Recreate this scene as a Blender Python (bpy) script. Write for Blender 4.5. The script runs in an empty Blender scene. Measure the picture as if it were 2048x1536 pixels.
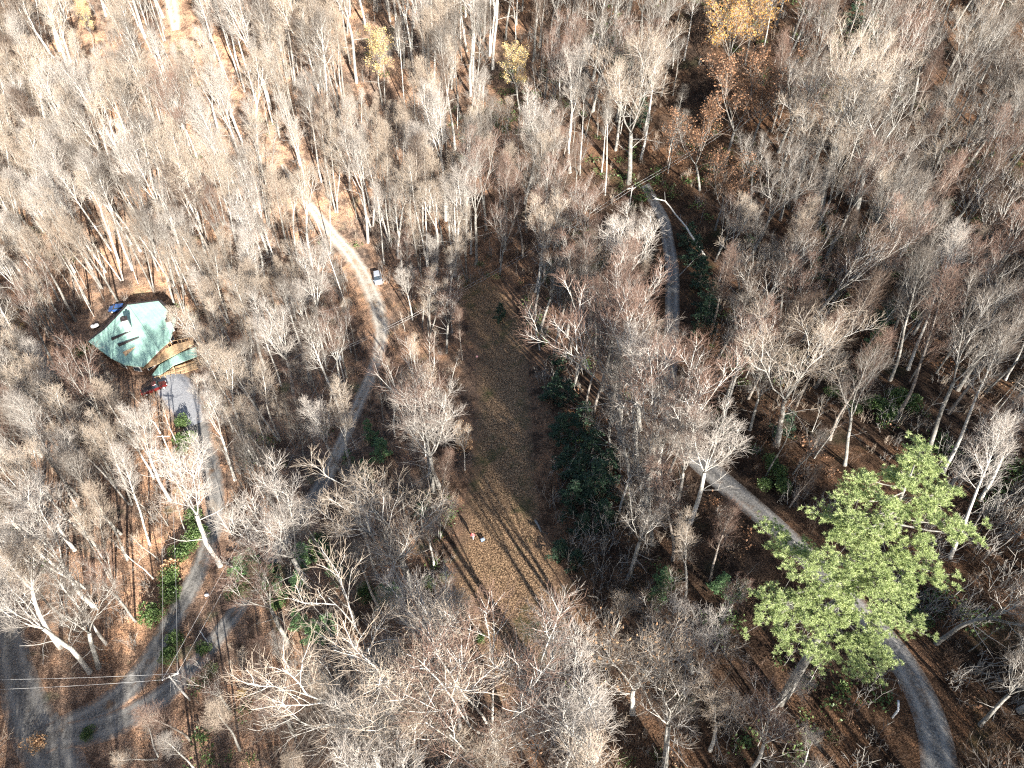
import bpy, math, random
import numpy as np
from mathutils import Vector, Matrix, Quaternion

# ------------------------------------------------------------------ camera, sky, sun, exposure
scene = bpy.context.scene
col = scene.collection
F_PX = 1365.3                      # 24 mm on a 36 mm sensor, in pixels of a 2048 wide frame
PITCH = math.radians(43.2)         # from straight down
ROLL = math.radians(2.5)
CAM_R = (Matrix.Rotation(PITCH, 3, 'X') @ Matrix.Rotation(ROLL, 3, 'Z'))
cam = bpy.data.cameras.new("camera")
cam.lens = 24.0; cam.sensor_width = 36.0; cam.clip_start = 0.5; cam.clip_end = 3000
camo = bpy.data.objects.new("camera", cam)
camo.matrix_world = CAM_R.to_4x4()
camo.location = (0, 0, 0)
col.objects.link(camo)
scene.camera = camo

SUN_AZ = math.radians(27.0)        # the sun stands behind the camera, this far to its right
SUN_EL = math.radians(26.0)
sun_dir = Vector((math.sin(SUN_AZ) * math.cos(SUN_EL), -math.cos(SUN_AZ) * math.cos(SUN_EL), math.sin(SUN_EL)))
sd = bpy.data.lights.new("sun", 'SUN')
sd.energy = 5.0; sd.angle = math.radians(0.5); sd.color = (1.0, 0.955, 0.89)
so = bpy.data.objects.new("sun", sd)
so.rotation_euler = (-sun_dir).to_track_quat('-Z', 'Y').to_euler()
so.location = (100, -200, 150)
col.objects.link(so)
world = bpy.data.worlds.new("World"); scene.world = world; world.use_nodes = True
wn = world.node_tree; wn.nodes.clear()
sky = wn.nodes.new("ShaderNodeTexSky"); sky.sky_type = 'NISHITA'; sky.sun_disc = False
sky.sun_elevation = SUN_EL
sky.sun_rotation = math.atan2(sun_dir.x, sun_dir.y)
bg = wn.nodes.new("ShaderNodeBackground"); bg.inputs['Strength'].default_value = 0.07
wo = wn.nodes.new("ShaderNodeOutputWorld")
wn.links.new(sky.outputs[0], bg.inputs[0]); wn.links.new(bg.outputs[0], wo.inputs[0])
scene.view_settings.view_transform = 'Standard'; scene.view_settings.look = 'None'
scene.view_settings.gamma = 1.0
scene.view_settings.exposure = 1.9
scene.cycles.use_denoising = False; scene.cycles.filter_width = 1.2
scene.cycles.max_bounces = 4; scene.cycles.diffuse_bounces = 3
scene.cycles.glossy_bounces = 2; scene.cycles.transparent_max_bounces = 4

rng = random.Random(11)
NR = np.random.RandomState(5)

# ------------------------------------------------------------------ terrain height and pixel <-> ground
def softplus(v, k):
    return k * math.log1p(math.exp(min(v / k, 40)))

def ground(x, y):
    z = -92.0
    z += 19 * math.tanh(x / 50) if x > 0 else 14 * math.tanh(x / 38)
    z -= 7 / (1 + math.exp(-(y - 85) / 14))
    z += 0.42 * softplus(y - 138, 10)
    z -= 0.10 * softplus(-y - 10, 10)
    z += 0.7 * math.sin(x * .09 + 1.3) * math.cos(y * .075) + .35 * math.sin(x * .21 + y * .17)
    return z

CR = np.array(CAM_R)
def ray(px, py):
    d = CR @ np.array([(px - 1024) / F_PX, -(py - 768) / F_PX, -1.0])
    return d / np.linalg.norm(d)

def at(px, py, lift=0.0):
    """the point of the terrain seen at this pixel of the photograph"""
    d = ray(px, py); t = 20.0
    while t < 700:
        p = d * t
        if p[2] < ground(p[0], p[1]) + lift: break
        t += 1.0
    a, b = t - 1.0, t
    for _ in range(18):
        m = (a + b) / 2; p = d * m
        if p[2] < ground(p[0], p[1]) + lift: b = m
        else: a = m
    p = d * b
    return Vector((p[0], p[1], p[2]))

def at_z(px, py, z):
    d = ray(px, py); t = z / d[2]
    return Vector(d * t)

def pix(p):
    c = CR.T @ np.array([p[0], p[1], p[2]])
    if c[2] > -1: return (-9999, -9999)
    return (1024 + F_PX * c[0] / -c[2], 768 - F_PX * c[1] / -c[2])

def inpoly(x, y, poly):
    r = False; j = len(poly) - 1
    for i in range(len(poly)):
        xi, yi = poly[i]; xj, yj = poly[j]
        if (yi > y) != (yj > y) and x < (xj - xi) * (y - yi) / (yj - yi) + xi: r = not r
        j = i
    return r

# ------------------------------------------------------------------ materials
def new_mat(name, rough=0.8, spec=0.2):
    m = bpy.data.materials.new(name); m.use_nodes = True
    b = m.node_tree.nodes['Principled BSDF']
    b.inputs['Roughness'].default_value = rough
    b.inputs['Specular IOR Level'].default_value = spec
    return m, m.node_tree, b

def ramp(nt, stops):
    r = nt.nodes.new('ShaderNodeValToRGB'); e = r.color_ramp.elements
    while len(e) > 1: e.remove(e[-1])
    e[0].position = stops[0][0]; e[0].color = (*stops[0][1], 1)
    for p, c in stops[1:]:
        k = e.new(p); k.color = (*c, 1)
    return r

def noise(nt, scale, detail=4, rough=.6, vec=None):
    n = nt.nodes.new('ShaderNodeTexNoise')
    n.inputs['Scale'].default_value = scale; n.inputs['Detail'].default_value = detail
    n.inputs['Roughness'].default_value = rough
    if vec is not None: nt.links.new(vec, n.inputs['Vector'])
    return n

def mixc(nt, fac, a, b, mode='MIX'):
    m = nt.nodes.new('ShaderNodeMix'); m.data_type = 'RGBA'; m.blend_type = mode
    for sock, v in ((m.inputs[0], fac), (m.inputs[6], a), (m.inputs[7], b)):
        if hasattr(v, 'links') or hasattr(v, 'is_linked'): nt.links.new(v, sock)
        elif isinstance(v, (int, float)): sock.default_value = v
        else: sock.default_value = (*v, 1)
    return m.outputs[2]

def mathn(nt, op, a, b=0.0, clamp=False):
    m = nt.nodes.new('ShaderNodeMath'); m.operation = op; m.use_clamp = clamp
    for sock, v in ((m.inputs[0], a), (m.inputs[1], b)):
        if isinstance(v, (int, float)): sock.default_value = v
        else: nt.links.new(v, sock)
    return m.outputs[0]

def bark_mat(name, dark, mid, light, vary=0.35, scale=1.6):
    m, nt, b = new_mat(name, .85, .1)
    tc = nt.nodes.new('ShaderNodeTexCoord')
    n = noise(nt, scale, 5, .7, tc.outputs['Object'])
    r = ramp(nt, [(.32, dark), (.5, mid), (.66, light)])
    nt.links.new(n.outputs['Fac'], r.inputs['Fac'])
    oi = nt.nodes.new('ShaderNodeObjectInfo')
    k = mathn(nt, 'ADD', mathn(nt, 'MULTIPLY', oi.outputs['Random'], vary), 1 - vary / 2)
    v = nt.nodes.new('ShaderNodeHueSaturation')
    nt.links.new(r.outputs[0], v.inputs['Color']); nt.links.new(k, v.inputs['Value'])
    nt.links.new(v.outputs[0], b.inputs['Base Color'])
    return m

def plain_mat(name, c, rough=.6, spec=.3, var=.12, scale=6, metal=0.0):
    m, nt, b = new_mat(name, rough, spec)
    b.inputs['Metallic'].default_value = metal
    tc = nt.nodes.new('ShaderNodeTexCoord')
    n = noise(nt, scale, 3, .6, tc.outputs['Object'])
    r = ramp(nt, [(.3, tuple(x * (1 - var) for x in c)), (.7, tuple(min(1, x * (1 + var)) for x in c))])
    nt.links.new(n.outputs['Fac'], r.inputs['Fac']); nt.links.new(r.outputs[0], b.inputs['Base Color'])
    return m

BARK = {  # grey and brown set low: shade of the right-hand wood carried in colour
    'grey': bark_mat('bark_grey', (0.117, 0.108, 0.090), (0.243, 0.230, 0.203), (0.378, 0.360, 0.324)),
    'pale': bark_mat('bark_pale', (0.277, 0.252, 0.218), (0.470, 0.445, 0.395), (0.622, 0.596, 0.546)),
    'brown': bark_mat('bark_brown', (.1, .085, .07), (.22, .19, .16), (.36, .32, .28)),
}
LIMB = {
    'grey': bark_mat('limb_grey', (0.198, 0.180, 0.158), (0.306, 0.284, 0.252), (0.405, 0.378, 0.342), .4, 3),
    'pale': bark_mat('limb_pale', (0.336, 0.310, 0.273), (0.462, 0.430, 0.383), (0.588, 0.557, 0.504), .4, 3),
    'brown': bark_mat('limb_brown', (.17, .135, .11), (.26, .21, .17), (.36, .3, .25), .4, 3),
}
TWIG = {  # pale and tan lightened, the rest darkened, carrying left-hand brightness and right-hand shade
    'grey': bark_mat('twig_grey', (0.117, 0.095, 0.076), (0.172, 0.144, 0.119), (0.234, 0.203, 0.168), .4, 2),
    'pale': bark_mat('twig_pale', (.27, .235, .2), (.38, .335, .29), (.49, .44, .385), .4, 2),
    'reddish': bark_mat('twig_reddish', (0.128, 0.076, 0.056), (0.192, 0.124, 0.094), (0.256, 0.176, 0.136), .4, 2),
    'tan': bark_mat('twig_tan', (.28, .22, .165), (.4, .325, .25), (.5, .425, .34), .4, 2),
    'brown': bark_mat('twig_brown', (0.072, 0.050, 0.036), (0.120, 0.084, 0.062), (0.176, 0.128, 0.096), .4, 2),
}

def leaf_mat(name, stops, trans=.25, scale=1.2, rough=.55):
    m, nt, b = new_mat(name, rough, .3)
    tc = nt.nodes.new('ShaderNodeTexCoord'); g = nt.nodes.new('ShaderNodeNewGeometry')
    n = noise(nt, scale, 3, .6, tc.outputs['Object'])
    f = mathn(nt, 'ADD', mathn(nt, 'MULTIPLY', n.outputs['Fac'], .55), mathn(nt, 'MULTIPLY', g.outputs['Random Per Island'], .45))
    r = ramp(nt, stops)
    nt.links.new(f, r.inputs['Fac']); nt.links.new(r.outputs[0], b.inputs['Base Color'])
    if trans:
        t = nt.nodes.new('ShaderNodeBsdfTranslucent'); nt.links.new(r.outputs[0], t.inputs['Color'])
        mx = nt.nodes.new('ShaderNodeMixShader'); mx.inputs[0].default_value = trans
        out = [x for x in nt.nodes if x.type == 'OUTPUT_MATERIAL'][0]
        nt.links.new(b.outputs[0], mx.inputs[1]); nt.links.new(t.outputs[0], mx.inputs[2])
        nt.links.new(mx.outputs[0], out.inputs['Surface'])
    return m

LEAF = {
    'gold': leaf_mat('leaf_gold', [(.25, (.5, .32, .1)), (.5, (.7, .5, .19)), (.75, (.85, .68, .34))]),
    'orange': leaf_mat('leaf_orange', [(.25, (.3, .14, .05)), (.5, (.5, .26, .07)), (.75, (.62, .4, .1))]),
    'russet': leaf_mat('leaf_russet', [(.25, (.13, .065, .035)), (.5, (.27, .14, .075)), (.75, (.4, .23, .13))]),
    'tan': leaf_mat('leaf_tan', [(.25, (.3, .17, .09)), (.5, (.46, .28, .15)), (.75, (.58, .4, .24))]),
    'needle': leaf_mat('pine_needles', [(.25, (.19, .26, .1)), (.45, (.36, .43, .17)), (.75, (.6, .65, .33))], .4, .9),
    'hemlock': leaf_mat('hemlock_needles', [(.25, (.022, .042, .024)), (.5, (.042, .075, .042)), (.75, (.075, .125, .07))], .2, .8),
    'sprig': leaf_mat('conifer_needles', [(.25, (.05, .1, .04)), (.5, (.11, .19, .08)), (.75, (.19, .3, .13))], .2, .8),
    'laurel': leaf_mat('laurel_leaves', [(.25, (.045, .08, .025)), (.5, (.1, .155, .05)), (.75, (.2, .27, .1))], .25, 1.0, .4),
}

# ground: leaf litter with drifts of darker humus and pale leaves
def litter_color(nt, vec):
    n1 = noise(nt, .05, 4, .6, vec); n2 = noise(nt, .9, 6, .75, vec); n3 = noise(nt, 5.5, 3, .8, vec)
    r1 = ramp(nt, [(.36, (.05, .036, .027)), (.5, (.15, .1, .07)), (.64, (.28, .19, .13))])
    nt.links.new(n2.outputs['Fac'], r1.inputs['Fac'])
    r2 = ramp(nt, [(.4, (.035, .027, .023)), (.5, (.19, .125, .085)), (.6, (.5, .36, .25))])
    nt.links.new(n3.outputs['Fac'], r2.inputs['Fac'])
    c = mixc(nt, .6, r1.outputs[0], r2.outputs[0])
    r3 = ramp(nt, [(.38, (.24, .24, .25)), (.62, (.5, .42, .36))])
    nt.links.new(n1.outputs['Fac'], r3.inputs['Fac'])
    c = mixc(nt, 1.0, c, r3.outputs[0], 'MULTIPLY')
    n4 = noise(nt, .28, 5, .7, vec); r4 = ramp(nt, [(.4, (.45, .45, .47)), (.5, (1, 1, 1)), (.6, (1.35, 1.25, 1.15))])
    nt.links.new(n4.outputs['Fac'], r4.inputs['Fac'])
    n5 = noise(nt, .16, 4, .6, vec); gf = mathn(nt, 'MULTIPLY', mathn(nt, 'SUBTRACT', n5.outputs['Fac'], .6), 6.0, True)
    c = mixc(nt, 1.0, c, r4.outputs[0], 'MULTIPLY')
    c = mixc(nt, mathn(nt, 'MULTIPLY', gf, .6), c, (.045, .055, .025))
    # sun on the left bank and shade on the right are put into the colour
    sep = nt.nodes.new('ShaderNodeSeparateXYZ'); nt.links.new(vec, sep.inputs[0])
    mr = nt.nodes.new('ShaderNodeMapRange'); nt.links.new(sep.outputs['X'], mr.inputs[0])
    mr.inputs[1].default_value = 25; mr.inputs[2].default_value = -45
    w = mathn(nt, 'MULTIPLY', mr.outputs[0], .75)
    dry = mixc(nt, 1.0, c, (5.0, 5.3, 5.6), 'MULTIPLY')  # brightened copy of the litter colour for the sunlit left
    return mixc(nt, w, c, dry), n2, n3

def bump(nt, b, h, strength=.6, dist=.25):
    bp = nt.nodes.new('ShaderNodeBump'); bp.inputs['Strength'].default_value = strength
    bp.inputs['Distance'].default_value = dist
    nt.links.new(h, bp.inputs['Height']); nt.links.new(bp.outputs[0], b.inputs['Normal'])

def ground_material():
    m, nt, b = new_mat('leaf_litter', .95, .05)
    g = nt.nodes.new('ShaderNodeNewGeometry')
    c, n2, n3 = litter_color(nt, g.outputs['Position'])
    nt.links.new(c, b.inputs['Base Color'])
    bump(nt, b, n3.outputs['Fac'], .8, .3)
    return m

def strip_material(name, inner_stops, edge=.72, soft=.3, scale=3.0, rut=None, patch=None):
    """a road or lawn sheet: its own ground in the middle, drifting into leaf litter at ragged edges (UV x = 0..1 across)"""
    m, nt, b = new_mat(name, .95, .05)
    g = nt.nodes.new('ShaderNodeNewGeometry'); pos = g.outputs['Position']
    lit, n2, n3 = litter_color(nt, pos)
    n = noise(nt, scale, 5, .75, pos)
    r = ramp(nt, inner_stops); nt.links.new(n.outputs['Fac'], r.inputs['Fac'])
    inner = r.outputs[0]
    uv = nt.nodes.new('ShaderNodeUVMap')
    sep = nt.nodes.new('ShaderNodeSeparateXYZ'); nt.links.new(uv.outputs[0], sep.inputs[0])
    a = mathn(nt, 'ABSOLUTE', mathn(nt, 'MULTIPLY', mathn(nt, 'SUBTRACT', sep.outputs['X'], .5), 2.0))
    if patch:
        pn = noise(nt, patch[1], 4, .65, pos)
        pf = mathn(nt, 'MULTIPLY', mathn(nt, 'SUBTRACT', pn.outputs['Fac'], patch[2]), 6.0, True)
        inner = mixc(nt, pf, inner, patch[0])
    if rut:   # worn wheel tracks with a darker leafy crown between them
        d = mathn(nt, 'ABSOLUTE', mathn(nt, 'SUBTRACT', a, .4))
        f = mathn(nt, 'SUBTRACT', 1.0, mathn(nt, 'MULTIPLY', d, 4.0), True)
        nn = noise(nt, .5, 3, .6, pos)
        f = mathn(nt, 'MULTIPLY', f, mathn(nt, 'MULTIPLY', nn.outputs['Fac'], 1.5), True)
        inner = mixc(nt, f, inner, rut)
    en = noise(nt, .45, 5, .7, pos)
    e = mathn(nt, 'ADD', a, mathn(nt, 'MULTIPLY', mathn(nt, 'SUBTRACT', en.outputs['Fac'], .5), 1.0))
    fac = mathn(nt, 'DIVIDE', mathn(nt, 'SUBTRACT', e, edge), soft, True)
    c = mixc(nt, fac, inner, lit)
    nt.links.new(c, b.inputs['Base Color'])
    bump(nt, b, n.outputs['Fac'], .5, .15)
    return m

# ------------------------------------------------------------------ mesh helpers
def tag(o, label=None, cat=None, group=None, kind=None):
    if label: o['label'] = label
    if cat: o['category'] = cat
    if group: o['group'] = group
    if kind: o['kind'] = kind
    return o

def link(name, me, parent=None):
    o = bpy.data.objects.new(name, me); col.objects.link(o)
    if parent: o.parent = parent
    return o

def empty(name, loc=(0, 0, 0), rz=0):
    o = bpy.data.objects.new(name, None); o.empty_display_size = .5
    o.location = loc; o.rotation_euler = (0, 0, rz); col.objects.link(o)
    return o

def mesh_from(name, V, Fc, mats, midx=None, smooth=True):
    me = bpy.data.meshes.new(name)
    V = np.asarray(V, dtype=np.float32).reshape(-1, 3)
    me.vertices.add(len(V)); me.vertices.foreach_set('co', V.ravel())
    if isinstance(Fc, np.ndarray):
        n, k = Fc.shape
        me.loops.add(n * k); me.polygons.add(n)
        me.loops.foreach_set('vertex_index', Fc.astype(np.int32).ravel())
        me.polygons.foreach_set('loop_start', np.arange(0, n * k, k, dtype=np.int32))
    else:
        tot = sum(len(f) for f in Fc)
        me.loops.add(tot); me.polygons.add(len(Fc))
        me.loops.foreach_set('vertex_index', [i for f in Fc for i in f])
        st = []; a = 0
        for f in Fc: st.append(a); a += len(f)
        me.polygons.foreach_set('loop_start', st)
    for m in mats: me.materials.append(m)
    if midx is not None: me.polygons.foreach_set('material_index', np.asarray(midx, dtype=np.int32))
    me.polygons.foreach_set('use_smooth', [smooth] * len(me.polygons))
    me.update(calc_edges=True); me.validate()
    return me

def prisms(S, n):
    """S: (k,8) = p0(3) p1(3) r0 r1 -> vertices and quads of open n-sided prisms"""
    S = np.asarray(S, dtype=np.float64).reshape(-1, 8)
    p0, p1, r0, r1 = S[:, :3], S[:, 3:6], S[:, 6:7], S[:, 7:8]
    d = p1 - p0; L = np.linalg.norm(d, axis=1, keepdims=True); L[L == 0] = 1; d = d / L
    ref = np.where(np.abs(d[:, 2:3]) < .9, np.array([[0, 0, 1.0]]), np.array([[1.0, 0, 0]]))
    u = np.cross(d, ref); u /= np.linalg.norm(u, axis=1, keepdims=True); v = np.cross(d, u)
    k = len(S); V = np.zeros((k, 2 * n, 3))
    for i in range(n):
        a = 2 * math.pi * i / n; o = u * math.cos(a) + v * math.sin(a)
        V[:, i] = p0 + o * r0; V[:, n + i] = p1 + o * r1
    base = (np.arange(k) * 2 * n)[:, None]
    Q = np.concatenate([base + np.array([[i, (i + 1) % n, n + (i + 1) % n, n + i]]) for i in range(n)], axis=0)
    return V.reshape(-1, 3), Q

def tube(pts, rad, n=8, cap=True):
    """one continuous tube along a polyline"""
    V = []; Fc = []
    pts = [Vector(p) for p in pts]
    up = None
    for i, p in enumerate(pts):
        d = (pts[min(i + 1, len(pts) - 1)] - pts[max(i - 1, 0)]).normalized()
        if up is None: up = d.orthogonal().normalized()
        up = (up - d * up.dot(d)).normalized(); v = d.cross(up)
        for k in range(n):
            a = 2 * math.pi * k / n
            V.append(tuple(p + (up * math.cos(a) + v * math.sin(a)) * rad[i]))
        if i:
            b = (i - 1) * n
            for k in range(n): Fc.append((b + k, b + (k + 1) % n, b + n + (k + 1) % n, b + n + k))
    if cap: Fc.append(tuple(range(n))[::-1]); Fc.append(tuple(range(len(V) - n, len(V))))
    return V, Fc

class MB:
    """gathers simple shapes into one mesh"""
    def __init__(s): s.V = []; s.F = []
    def add(s, V, Fc):
        b = len(s.V); s.V += [tuple(v) for v in V]; s.F += [tuple(i + b for i in f) for f in Fc]; return s
    def box(s, c, size, rz=0, taper=1.0, tilt=None):
        cx, cy, cz = c; x, y, z = (k / 2 for k in size); V = []
        for dz, t in ((-z, 1), (z, taper)):
            for dx, dy in ((-x, -y), (x, -y), (x, y), (-x, y)):
                q = Vector((dx * t, dy * t, dz))
                if tilt: q = tilt @ q
                V.append((cx + q.x * math.cos(rz) - q.y * math.sin(rz), cy + q.x * math.sin(rz) + q.y * math.cos(rz), cz + q.z))
        return s.add(V, [(3, 2, 1, 0), (4, 5, 6, 7), (0, 1, 5, 4), (1, 2, 6, 5), (2, 3, 7, 6), (3, 0, 4, 7)])
    def tube(s, pts, rad, n=8):
        if isinstance(rad, (int, float)): rad = [rad] * len(pts)
        return s.add(*tube(pts, rad, n))
    def prism(s, poly, z0, z1):
        n = len(poly)
        V = [(*p[:2], z0) for p in poly] + [(*p[:2], z1) for p in poly]
        return s.add(V, [tuple(range(n))[::-1], tuple(range(n, 2 * n))] + [(i, (i + 1) % n, n + (i + 1) % n, n + i) for i in range(n)])
    def loft(s, rings, cap=True):
        n = len(rings[0]); V = [p for r in rings for p in r]; Fc = []
        for i in range(len(rings) - 1):
            for k in range(n): Fc.append((i * n + k, i * n + (k + 1) % n, (i + 1) * n + (k + 1) % n, (i + 1) * n + k))
        if cap: Fc += [tuple(range(n))[::-1], tuple(range((len(rings) - 1) * n, len(rings) * n))]
        return s.add(V, Fc)
    def build(s, name, m, parent=None, smooth=False, bevel=0):
        o = link(name, mesh_from(name, s.V, s.F, [m] if m else [], smooth=smooth), parent)
        if bevel:
            b = o.modifiers.new('bevel', 'BEVEL'); b.width = bevel; b.segments = 2
        return o

# ------------------------------------------------------------------ the ground sheet
def build_ground():
    xs = np.concatenate([np.arange(-1200, -220, 40), np.arange(-220, 220, 1.6), np.arange(220, 1201, 40)])
    ys = np.concatenate([np.arange(-600, -90, 40), np.arange(-90, 300, 1.6), np.arange(300, 1500, 40)])
    V = [(x, y, ground(x, y)) for y in ys for x in xs]
    nx = len(xs); ny = len(ys)
    i = np.arange(nx - 1)[None, :] + nx * np.arange(ny - 1)[:, None]; i = i.ravel()
    Q = np.stack([i, i + 1, i + nx + 1, i + nx], axis=1)
    o = link('ground', mesh_from('ground', V, Q, [ground_material()]))
    tag(o, kind='structure')
build_ground()

def resample(P, step):
    out = [P[0]]
    for a, b in zip(P[:-1], P[1:]):
        n = max(1, int((b - a).length / step))
        for i in range(1, n + 1): out.append(a.lerp(b, i / n))
    return out

def smooth_pts(P, k=3):
    for _ in range(k):
        P = [P[0]] + [(P[i - 1] + P[i] * 2 + P[i + 1]) / 4 for i in range(1, len(P) - 1)] + [P[-1]]
    return P

def strip(name, pxs, widths, m, lift=.05, ends=True):
    """a ribbon laid on the terrain through ground points, widths in metres along it"""
    P = []; W = []
    pts = [at(*p) for p in pxs]
    for i in range(len(pts) - 1):
        n = max(1, int((pts[i + 1] - pts[i]).length / 1.2))
        for k in range(n):
            P.append(pts[i].lerp(pts[i + 1], k / n)); W.append(widths[i] * (1 - k / n) + widths[i + 1] * k / n)
    P.append(pts[-1]); W.append(widths[-1])
    P = smooth_pts(P, 6)
    N = 16; V = []; UV = []      # the edges sink into the litter
    for i, p in enumerate(P):
        d = P[min(i + 1, len(P) - 1)] - P[max(i - 1, 0)]; d.z = 0; d.normalize()
        s = Vector((d.y, -d.x, 0)); w = W[i] / 2
        for k in range(N + 1):
            u = k / N * 2 - 1; q = p + s * (u * w)
            V.append((q.x, q.y, ground(q.x, q.y) + lift - (lift + .12) * abs(u) ** 6)); UV.append((k / N, i / 4))
    Q = []
    for i in range(len(P) - 1):
        for k in range(N):
            a = i * (N + 1) + k; Q.append((a, a + 1, a + N + 2, a + N + 1))
    Q = np.array(Q)[:, ::-1]
    me = mesh_from(name, V, Q, [m])
    uvl = me.uv_layers.new(name='UVMap')
    li = np.zeros(len(me.loops), dtype=np.int32); me.loops.foreach_get('vertex_index', li)
    uvl.data.foreach_set('uv', np.array(UV)[li].ravel())
    o = link(name, me); tag(o, kind='structure')
    return o, P

gravel = strip_material('gravel', [(.35, (.09, .082, .075)), (.5, (.17, .16, .145)), (.66, (.31, .29, .26))], .55, .5, 3.5, (.3, .28, .25), ((.16, .1, .06), .35, .55))
sandy = strip_material('sandy_gravel', [(.35, (.2, .17, .14)), (.5, (.33, .29, .24)), (.66, (.48, .43, .36))], .5, .5, 2.5, (.46, .42, .36), ((.27, .18, .11), .35, .5))
lawn = strip_material('leafy_grass', [(.4, (.03, .022, .016)), (.48, (.11, .07, .042)), (.54, (.27, .17, .098)), (.62, (.6, .4, .235))], .55, .45, 5.0, None, ((.06, .065, .028), .15, .54))
strip('gravel_road', [(1880, 1640), (1880, 1500), (1850, 1400), (1800, 1310), (1700, 1200), (1610, 1110), (1530, 1035), (1470, 985), (1400, 925), (1345, 860), (1335, 760), (1345, 640), (1345, 540), (1330, 440), (1290, 370)],
      [4.2, 4.1, 4, 3.9, 3.9, 3.9, 4, 4.2, 4.4, 4, 3.6, 3.4, 3.2, 3, 2.6], gravel, .06)
strip('farm_road', [(150, 1640), (115, 1530), (60, 1440), (30, 1340), (15, 1250), (-60, 1150)], [8.5, 8, 7, 5.6, 4.6, 4.6], gravel, .07)
strip('driveway', [(90, 1480), (180, 1435), (250, 1390), (305, 1320), (345, 1240), (385, 1170), (415, 1100), (432, 1030), (428, 960), (405, 890), (380, 830), (345, 770)],
      [6, 5.5, 5, 4.6, 4.4, 4.2, 4.2, 4, 4, 5, 8, 9], gravel, .10)
strip('gravel_lane', [(130, 1470), (230, 1450), (330, 1395), (400, 1320), (450, 1255), (500, 1180), (560, 1090), (610, 1020), (655, 950)],
      [5, 5, 4.2, 3.6, 3.6, 3.6, 3.6, 3.8, 4], gravel, .13)
strip('sandy_lane', [(650, 962), (690, 870), (725, 790), (755, 720), (765, 660), (750, 600), (725, 545), (695, 500), (660, 465), (635, 430), (600, 385), (565, 330)],
      [3.4, 3.4, 3.6, 3.8, 4.2, 4.8, 4.4, 4.4, 4, 3.4, 2.6, 1.6], sandy, .16)
strip('sandy_track', [(352, 62), (347, 30), (340, 0), (332, -60)], [3, 4.5, 5, 5], sandy, .2)
pale_pad = strip_material('pale_gravel', [(.35, (.24, .24, .25)), (.5, (.33, .33, .335)), (.66, (.43, .43, .43))], .7, .4, 2.5)
strip('parking_pad', [(330, 742), (350, 775), (372, 812), (392, 850)], [6, 8, 7, 4], pale_pad, .2)
strip('mown_clearing', [(1080, 1345), (1040, 1290), (1015, 1180), (1000, 1080), (1000, 980), (1005, 880), (1005, 780), (1000, 690), (975, 610), (930, 560)],
      [16, 20, 19, 15, 12.5, 11.5, 11.5, 12, 12, 7], lawn, .16)

# ------------------------------------------------------------------ bare trees
def perp(d, az):
    a = d.orthogonal().normalized(); b = d.cross(a)
    return a * math.cos(az) + b * math.sin(az)

UP = Vector((0, 0, 1))
def chain(pos, d, length, r0, r1, n, wander, lift, R):
    pts = [pos]; rad = [r0]; p = pos; d = d.normalized(); dirs = [d]
    for i in range(n):
        d = (d + Vector((R.gauss(0, wander), R.gauss(0, wander), R.gauss(0, wander))) + UP * lift).normalized()
        p = p + d * (length / n); pts.append(p); dirs.append(d); rad.append(r0 + (r1 - r0) * (i + 1) / n)
    return pts, rad, dirs

def sample(pts, dirs, t):
    f = t * (len(pts) - 1); i = min(int(f), len(pts) - 2); k = f - i
    return pts[i].lerp(pts[i + 1], k), dirs[i + 1]

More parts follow.
